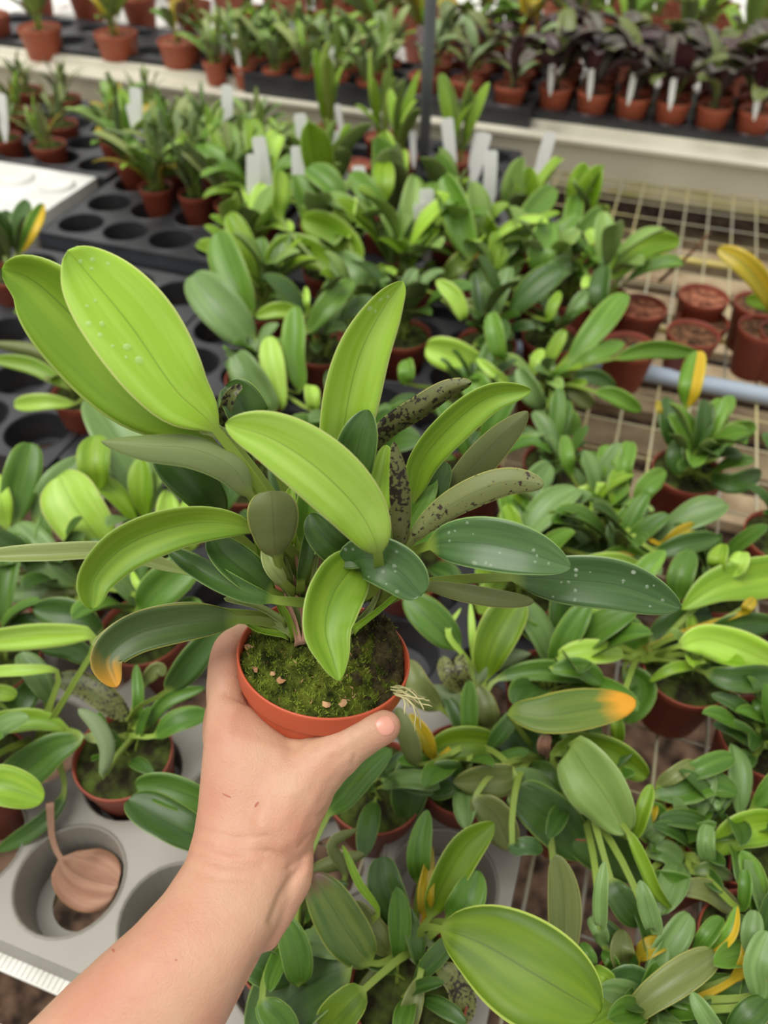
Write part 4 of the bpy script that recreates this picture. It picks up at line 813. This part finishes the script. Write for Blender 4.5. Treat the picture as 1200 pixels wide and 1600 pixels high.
# ---------------- filling plants standing between the traced ones
FILL = [
 (-.10, .30, 'low orchid between the right thumb side and the grey tray, all dark leaves', mx_, 'small', 8, (0.050, 0.090)),
 (.03, .45, 'orchid of dark leaves behind the one with the glossy lime leaf', mx_, 'broad', 9, (0.085, 0.140)),
 (.2, .36, 'orchid crowding the right edge below the off-frame bright leaves', mx_, 'small', 10, (0.060, 0.110)),
 (.22, .27, 'small dark orchid between the two stubby-leaved clumps', ['mid', 'blue', 'dark'], 'small', 10, (0.050, 0.090)),
 (-.03, .56, 'orchid under the dark wet leaves of the raised plant', gr_, 'broad', 9, (0.095, 0.150)),
 (.07, .62, 'leafy orchid right of the dark wet leaves, under the flat lime leaf', mx_, 'broad', 14, (0.055, 0.140)),
 (.17, .64, 'dark orchid below the half-yellow leaf plant', mx_, 'small', 15, (0.030, 0.100)),
 (.25, .74, 'dark orchid cut by the right edge beside the half-yellow leaf plant', mx_, 'broad', 14, (0.055, 0.130)),
 (-.15, .55, 'orchid right behind the terracotta pot', mx_, 'broad', 7, (0.085, 0.140)),
 (-.27, .52, 'orchid behind the curling left leaf of the raised plant', mx_, 'broad', 7, (0.085, 0.140)),
 (-.38, .38, 'orchid beneath the left leaves of the raised plant', mx_, 'broad', 7, (0.085, 0.130)),
 (-.50, .30, 'dark orchid under the lime leaf at the left edge', mx_, 'broad', 7, (0.085, 0.130)),
 (-.38, .62, 'orchid between the black tray and the big lime leaves', mx_, 'broad', 12, (0.055, 0.130)),
 (-.25, .68, 'orchid behind the upright centre leaf', mx_, 'broad', 14, (0.065, 0.150)),
 (-.12, .72, 'orchid behind the black-spotted leaf', mx_, 'broad', 12, (0.055, 0.140)),
 (-.02, .78, 'orchid right of the curved bright leaf', mx_, 'small', 15, (0.030, 0.110)),
 (-.40, .92, 'orchid behind the tips of the big lime leaf', mx_, 'broad', 14, (0.065, 0.160)),
 (-.53, 1.0, 'orchid beside the black tray, left of the middle bed', gr_, 'broad', 14, (0.075, 0.170)),
 (-.30, 1.0, 'orchid in the shade behind the upright lime leaf', mx_, 'broad', 14, (0.075, 0.160)),
 (-.17, 1.02, 'orchid amid the bed, above the flat bright leaf', mx_, 'broad', 14, (0.065, 0.160)),
 (-.08, 1.07, 'orchid beside the upper end of the pipe', mx_, 'small', 13, (0.040, 0.110)),
 (-.62, 1.13, 'orchid by the pipe at the left of the bed', ['bright', 'sage', 'lime', 'mid'], 'broad', 14, (0.085, 0.195)),  # rows mixing bright, sage and lime: haze veil put into paler leaf colours
 (-.48, 1.15, 'orchid over the pipe, left middle of the bed', ['bright', 'sage', 'lime', 'mid'], 'broad', 15, (0.085, 0.195)),
 (-.36, 1.17, 'orchid over the pipe, centre of the bed', ['bright', 'sage', 'lime', 'mid'], 'broad', 15, (0.085, 0.195)),
 (-.24, 1.2, 'orchid behind the wide-spread bright leaves', ['bright', 'sage', 'lime', 'mid'], 'broad', 15, (0.075, 0.185)),
 (-.12, 1.2, 'orchid below the pair of V leaves', ['bright', 'sage', 'lime', 'mid'], 'broad', 14, (0.065, 0.175)),
 (-.02, 1.22, 'orchid next to the brown pots on the mesh', ['bright', 'sage', 'lime', 'mid'], 'broad', 13, (0.065, 0.175)),
 (-.68, 1.3, 'orchid with lime leaf near the tan soil patch', ['lime', 'bright', 'mid'], 'long', 17, (0.090, 0.195)),
 (-.56, 1.32, 'tall lime orchid left of the white labels', ['lime', 'bright', 'mid'], 'upright', 15, (0.100, 0.215)),
 (-.44, 1.34, 'orchid just right of the tall lime one', ['bright', 'sage', 'lime', 'mid'], 'upright', 14, (0.070, 0.185)),
 (-.32, 1.36, 'orchid among the white labels', ['bright', 'sage', 'lime', 'mid'], 'upright', 14, (0.070, 0.175)),
 (-.2, 1.36, 'orchid before the black tray of seedlings', ['bright', 'sage', 'lime', 'mid'], 'upright', 14, (0.070, 0.175)),
 (-.09, 1.38, 'orchid behind the wide V', ['bright', 'sage', 'lime', 'mid'], 'upright', 12, (0.050, 0.155)),
 (-.62, 1.47, 'second row lime orchid at the back left of the bed', ['lime', 'bright'], 'upright', 14, (0.050, 0.145)),
]
for (x, y, lab, ks, fm_, n_, L_) in FILL:
    potted(F, lab, 'potted plant', (x, y, .085), ks, fm_, n_, L_)
# ---------------- strap-leaved crowd at the back left
nm = ['leftmost', 'second from left', 'third from left', 'fourth from left', 'fifth from left', 'sixth from left', 'seventh from left', 'rightmost']
for j, (yy, x0, x1) in enumerate(((1.35, -.94, -.76), (1.45, -1.06, -.74), (1.56, -1.16, -.74), (1.64, -1.2, -.86))):
    n_ = int((x1-x0)/.085)+1
    rowname = ['front', 'second', 'third', 'back'][j]
    for i in range(n_):
        p = potted('strap_leaved_plant', 'narrow-leaved plant, %s in the %s row below the far rail' % (nm[i] if i < n_-1 else 'rightmost', rowname), 'potted plant',
               (x0+i*(x1-x0)/(n_-1), yy+rnd.uniform(-.015, .015), .08), ['sage', 'bright', 'pale', 'silver', 'mid'] + (['gold'] if i == 0 else []), ('strap', 'narrow', 'strap'), 17, ((.11, .165) if j < 2 else (.08, .125)), r=.035, h=.07, group=None)
for i, (x, y, g) in enumerate(((-1.30, 1.50, 0), (-1.42, 1.50, 1), (-1.35, 1.62, 1), (-1.5, 1.65, 1), (-1.45, 1.78, 1), (-1.22, 1.80, 1), (-1.6, 1.5, 1), (-1.58, 1.8, 1))):
    p = potted('grassy_plant', 'wispy pale grassy plant ' + ['in front of the crowd, right behind the pale tray', 'with a tan wooden label, left of the crowd', 'with yellow stems, behind the tan label', 'at the left edge below the rail', 'against the far rail near the left edge', 'under the rail beside the yellow leaf', 'half out of frame at the left edge', 'in the far left corner below the rail'][i], 'potted plant',
           (x, y, .07), ['pale', 'olive', 'bright', 'gold'] if i % 3 == 0 else ['pale', 'olive', 'silver'], ('grass', 'narrow'), 16, (.07, .11), r=.04, h=.07)
    if i == 1:
        stick(p, (.0, -.02, .06), 'orange', .018, .13, -.05, .3, 'wooden_label'); stick(p, (.03, -.02, .03), 'white', .02, .07, -.1, .3)
# ---------------- seedlings in the black tray behind the bed
tray('seedling_tray', -.80, 1.60, 5, 3, .1, .042, .045, 'black', 'black tray holding bright upright seedlings in bark, at the foot of the pole')
sd = [(-.735, 1.80), (-.60, 1.80), (-.53, 1.70), (-.41, 1.74)]
for i, (x, y) in enumerate(sd):
    p = potted('seedling', ['bright upright seedling, leftmost in the black tray', 'bright seedling second from left in the black tray', 'bright seedling standing just left of the pole', 'bright seedling right of the pole'][i], 'potted plant', (x, y, .075), ['bright', 'lime', 'bright'], 'spear', 6, (.13, .19), r=.044, h=.07, pm='oldpot', sm='barkred')
    stick(p, (.045, -.04, .02), 'white', .014, .05, -.1, .2)
for i, (x, y) in enumerate(((-.74, 1.69), (-.62, 1.66))):
    r_ = empty('plant_pot', (x, y, .06), ['brown pot of bark in the near left hole of the seedling tray', 'brown pot of bark near the middle of the seedling tray'][i], 'pot'); pot_parts(r_, .04, .055, 'oldpot', 'barkred')
# white labels in the bed
def near_label(px_, py_, z, hh=.075, wd=.024, lean=-.15):
    q = at(px_, py_, z); best = min([o for o in COL.objects if o.type == 'EMPTY' and o.get('category') == 'potted plant' and o is not held], key=lambda o: (V((o.location.x, o.location.y))-V((q.x, q.y))).length)
    stick(best, q-best.location, 'white', wd, hh, lean, rnd.uniform(0, .5))
for x, y, z in ((477, 243, .13), (416, 285, .15), (468, 300, .14), (536, 272, .13), (395, 312, .13), (485, 335, .12), (514, 350, .11), (705, 250, .13), (765, 305, .13), (842, 272, .12), (742, 270, .1), (355, 195, .13), (215, 200, .13), (221, 225, .11), (667, 368, .12), (665, 388, .1), (845, 335, .1), (567, 330, .12), (725, 410, .1)):
    near_label(x, y, z+.02)
# ---------------- brown pots of bark on the bare mesh at right
for i, (x, y, z) in enumerate(((1100, 462, .085), (1084, 520, .075), (1100, 500, .06), (1188, 474, .085), (1197, 512, .085), (1003, 478, .08), (985, 540, .075))):
    q = at(x, y, z); r_ = empty('plant_pot', q, ['brown pot of dry bark standing farthest back on the bare mesh', 'brown pot of bark right in front of the farthest one', 'brown pot wedged between the two others on the mesh', 'brown pot of dark soil at the right edge, behind another',
        'tall brown pot nearest the pipe at the right edge', 'brown pot with grey debris beside the long bright leaf', 'orange-brown pot half hidden behind leaves just above the pipe'][i], 'pot')
    pot_parts(r_, .041, z-.002, 'oldpot', 'barkred' if i in (0, 5) else 'soil')
p = potted(F, 'potted orchid out of frame at right with a yellow leaf arching in over the mesh', 'potted plant', at(1235, 520, .085), ['bright', 'mid'], 'broad', 5, (.08, .11))
def addleaf(root, kind, hw, pts, zs):
    W = [at(x, y, z) for (x, y), z in zip(pts, zs)]
    me, _ = leaf_mesh('leaf', W, hw*depth(W[1])/FPX, rolled(W, 10, 0), kind, fold=18, a=.8, b=.45, org=root.location.copy(), nb=16)
    return link('leaf', me, root)
addleaf(p, 'gold', 18, [(1215, 505), (1200, 460), (1165, 415), (1122, 388)], [.1, .15, .19, .2]); addleaf(p, 'bright', 14, [(1225, 500), (1200, 475), (1165, 468)], [.09, .12, .13])
# twig and stem over the mesh
mb = MB(); a = at(1030, 440, .1); b_ = at(1075, 400, .15); c = at(1112, 362, .17); mb.tube([a-a, b_-a, c-a], [.003, .0025, .002], 6)
o = mb.build('dry_twig', M['soil'], None, a); tag(o, 'thin dark bent twig sticking up in front of the yellowish rod', 'twig')
# dead leaf in the tray hole
DLp = [(78, 1255), (82, 1310), (98, 1345), (130, 1370), (185, 1385)]
W = [at(x, y, z) for (x, y), z in zip(DLp, [.085, .05, .03, .016, .012])]
me, _ = leaf_mesh('leaf', W, .026, rolled(W, 0, 0), 'dead', pf=.5, fold=8, a=.5, b=.35, org=W[3].copy(), nb=16, wave=.12)
o = link('dead_leaf', me, None, W[3]); tag(o, 'withered brown leaf with a long stalk lying in a hole of the grey tray', 'leaf')
# ---------------- far bench
tray('plant_tray', -2.05, 2.10, 7, 2, .14, .05, .085, 'black', 'black tray under the large pots at the top left, just behind the rail')
tray('plant_tray', -1.05, 2.02, 5, 3, .08, .03, .105, 'black', 'black tray of small pale seedlings behind the rail')
tray('plant_tray', -.64, 2.03, 3, 4, .11, .042, .095, 'black', 'black tray with plum-leaved plants behind the pole')
tray('plant_tray', -.309, 2.073, 6, 3, .094, .04, .085, 'black', 'black tray of dark purple-leaved plants at the top right')
for i, (x, y, w_, d_, lab) in enumerate(((-2.6, 2.45, 1.3, .3, 'white tray behind the large pots at the top left'), (-1.25, 2.34, .55, .3, 'white tray behind the small pale seedlings'), (-.66, 2.55, .5, .3, 'white tray at the top, just right of the pole'))):
    mb = MB(); mb.box((0, 0, 0), (w_, d_, .004))
    for k in range(int(w_/.1)):
        for l in range(int(d_/.1)): mb.lathe([(0, .014), (.03, .014), (.04, .004)], 16, (.05+k*.1, .05+l*.1, 0))
    o = mb.build('plant_tray', M['white'], None, (x, y, .05), False); tag(o, lab, 'tray')
k_ = 0
far1 = [(-1.73, 2.14), (-1.50, 2.17), (-1.30, 2.17), (-1.95, 2.2)]
for i, (x, y) in enumerate(far1):
    potted('leafy_plant', ['large brown pot of broad leaves, first from left in the far black tray', 'large brown pot with yellow-green shoots, middle of the far black tray', 'large brown pot with fallen tan leaves, right in the far black tray', 'brown pot cut by the left edge in the far black tray'][i], 'potted plant',
           (x, y-.05, .135), [['mid', 'silver', 'bright'], ['lime', 'gold', 'mid'], ['dead', 'gold', 'mid'], ['mid']][i], 'broad', [9, 12, 6, 8][i], (.10, .16), r=.06, h=.1, pm='farpot', sm='barkred')
word = ['first', 'second', 'third', 'fourth', 'fifth', 'sixth', 'seventh', 'eighth', 'ninth', 'tenth']
for j in range(3):
    for i in range(7):
        x = -2.0+i*.19+j*.05; y = 2.44+j*.19
        potted('leafy_plant', 'leafy plant, %s from left in the %s row at top left' % (word[i], ['nearest white-tray', 'middle', 'rearmost'][j]), 'potted plant', (x, y, .15), ['mid', 'bright', 'gold', 'mid'] if (i+j) % 3 == 0 else ['mid', 'dark', 'bright'], ('broad', 'strap'), 9, (.12, .2), r=.055, h=.09, pm='farpot', sm='barkred')
for j in range(3):
    for i in range(6):
        x = -1.16+i*.087; y = 2.05+j*.085
        p = potted('pale_seedling', 'pale feathery seedling, %s from left in the %s row behind the rail' % (word[i], ['front', 'middle', 'back'][j]), 'potted plant', (x, y, .115), ['silver', 'pale', 'sage', 'bright'], ('strap', 'narrow', 'small'), 13, (.07, .15), r=.032, h=.055, pm='farpot', sm='barkred')
        if (i+j) % 3 == 1: stick(p, (.0, -.028, .015), 'white', .012, .06, -.1)
for j in range(2):
    for i in range(5):
        potted('leafy_plant', 'green plant, %s from left in the %s row behind the pale seedlings' % (word[i], ['nearer', 'farther'][j]), 'potted plant', (-.98+i*.14, 2.42+j*.22, .14), ['mid', 'bright', 'gold'], ('broad', 'strap'), 8, (.1, .17), r=.05, h=.085, pm='farpot', sm='barkred')
for j in range(4):
    for i in range(3):
        potted('plum_leaved_plant', 'plum and grey leaved plant, %s from left in %s row behind the pole' % (word[i], ['the front', 'the second', 'the third', 'the last'][j]), 'potted plant', (-.59+i*.11, 2.09+j*.11, .13), ['purple', 'olive', 'silver', 'plum'], ('strap', 'long'), 7, (.09, .16), r=.04, h=.07, pm='farpot', sm='barkred')
for j in range(3):
    for i in range(6):
        p = potted('purple_leaved_plant', 'dark purple-leaved plant, %s from left in %s row, top right tray' % (word[i], ['front', 'middle', 'back'][j]), 'potted plant', (-.262+i*.094, 2.12+j*.094, .13), ['purple', 'purple', 'plum', 'purple', 'olive'], 'long', 10 if j else 8, (.14, .2), r=.041, h=.075, pm='farpot', sm='barkred', az=None)
        if j == 0 and i != 4: stick(p, (-.008, -.043, .012), 'white', .014, .045, -.12, .1)
for j in range(4):
    for i in range(7):
        potted('leafy_plant', 'mixed green plant, %s from left in the %s row at top right' % (word[i], ['nearest', 'second', 'third', 'rearmost'][j]), 'potted plant', (-.45+i*.155+j*.03, 2.5+j*.2, .14), [['mid', 'bright', 'purple'], ['mid', 'bright', 'lime'], ['mid', 'gold', 'bright'], ['mid', 'dark']][j], ('broad', 'strap'), 9, (.1, .2), r=.052, h=.085, pm='farpot', sm='barkred')
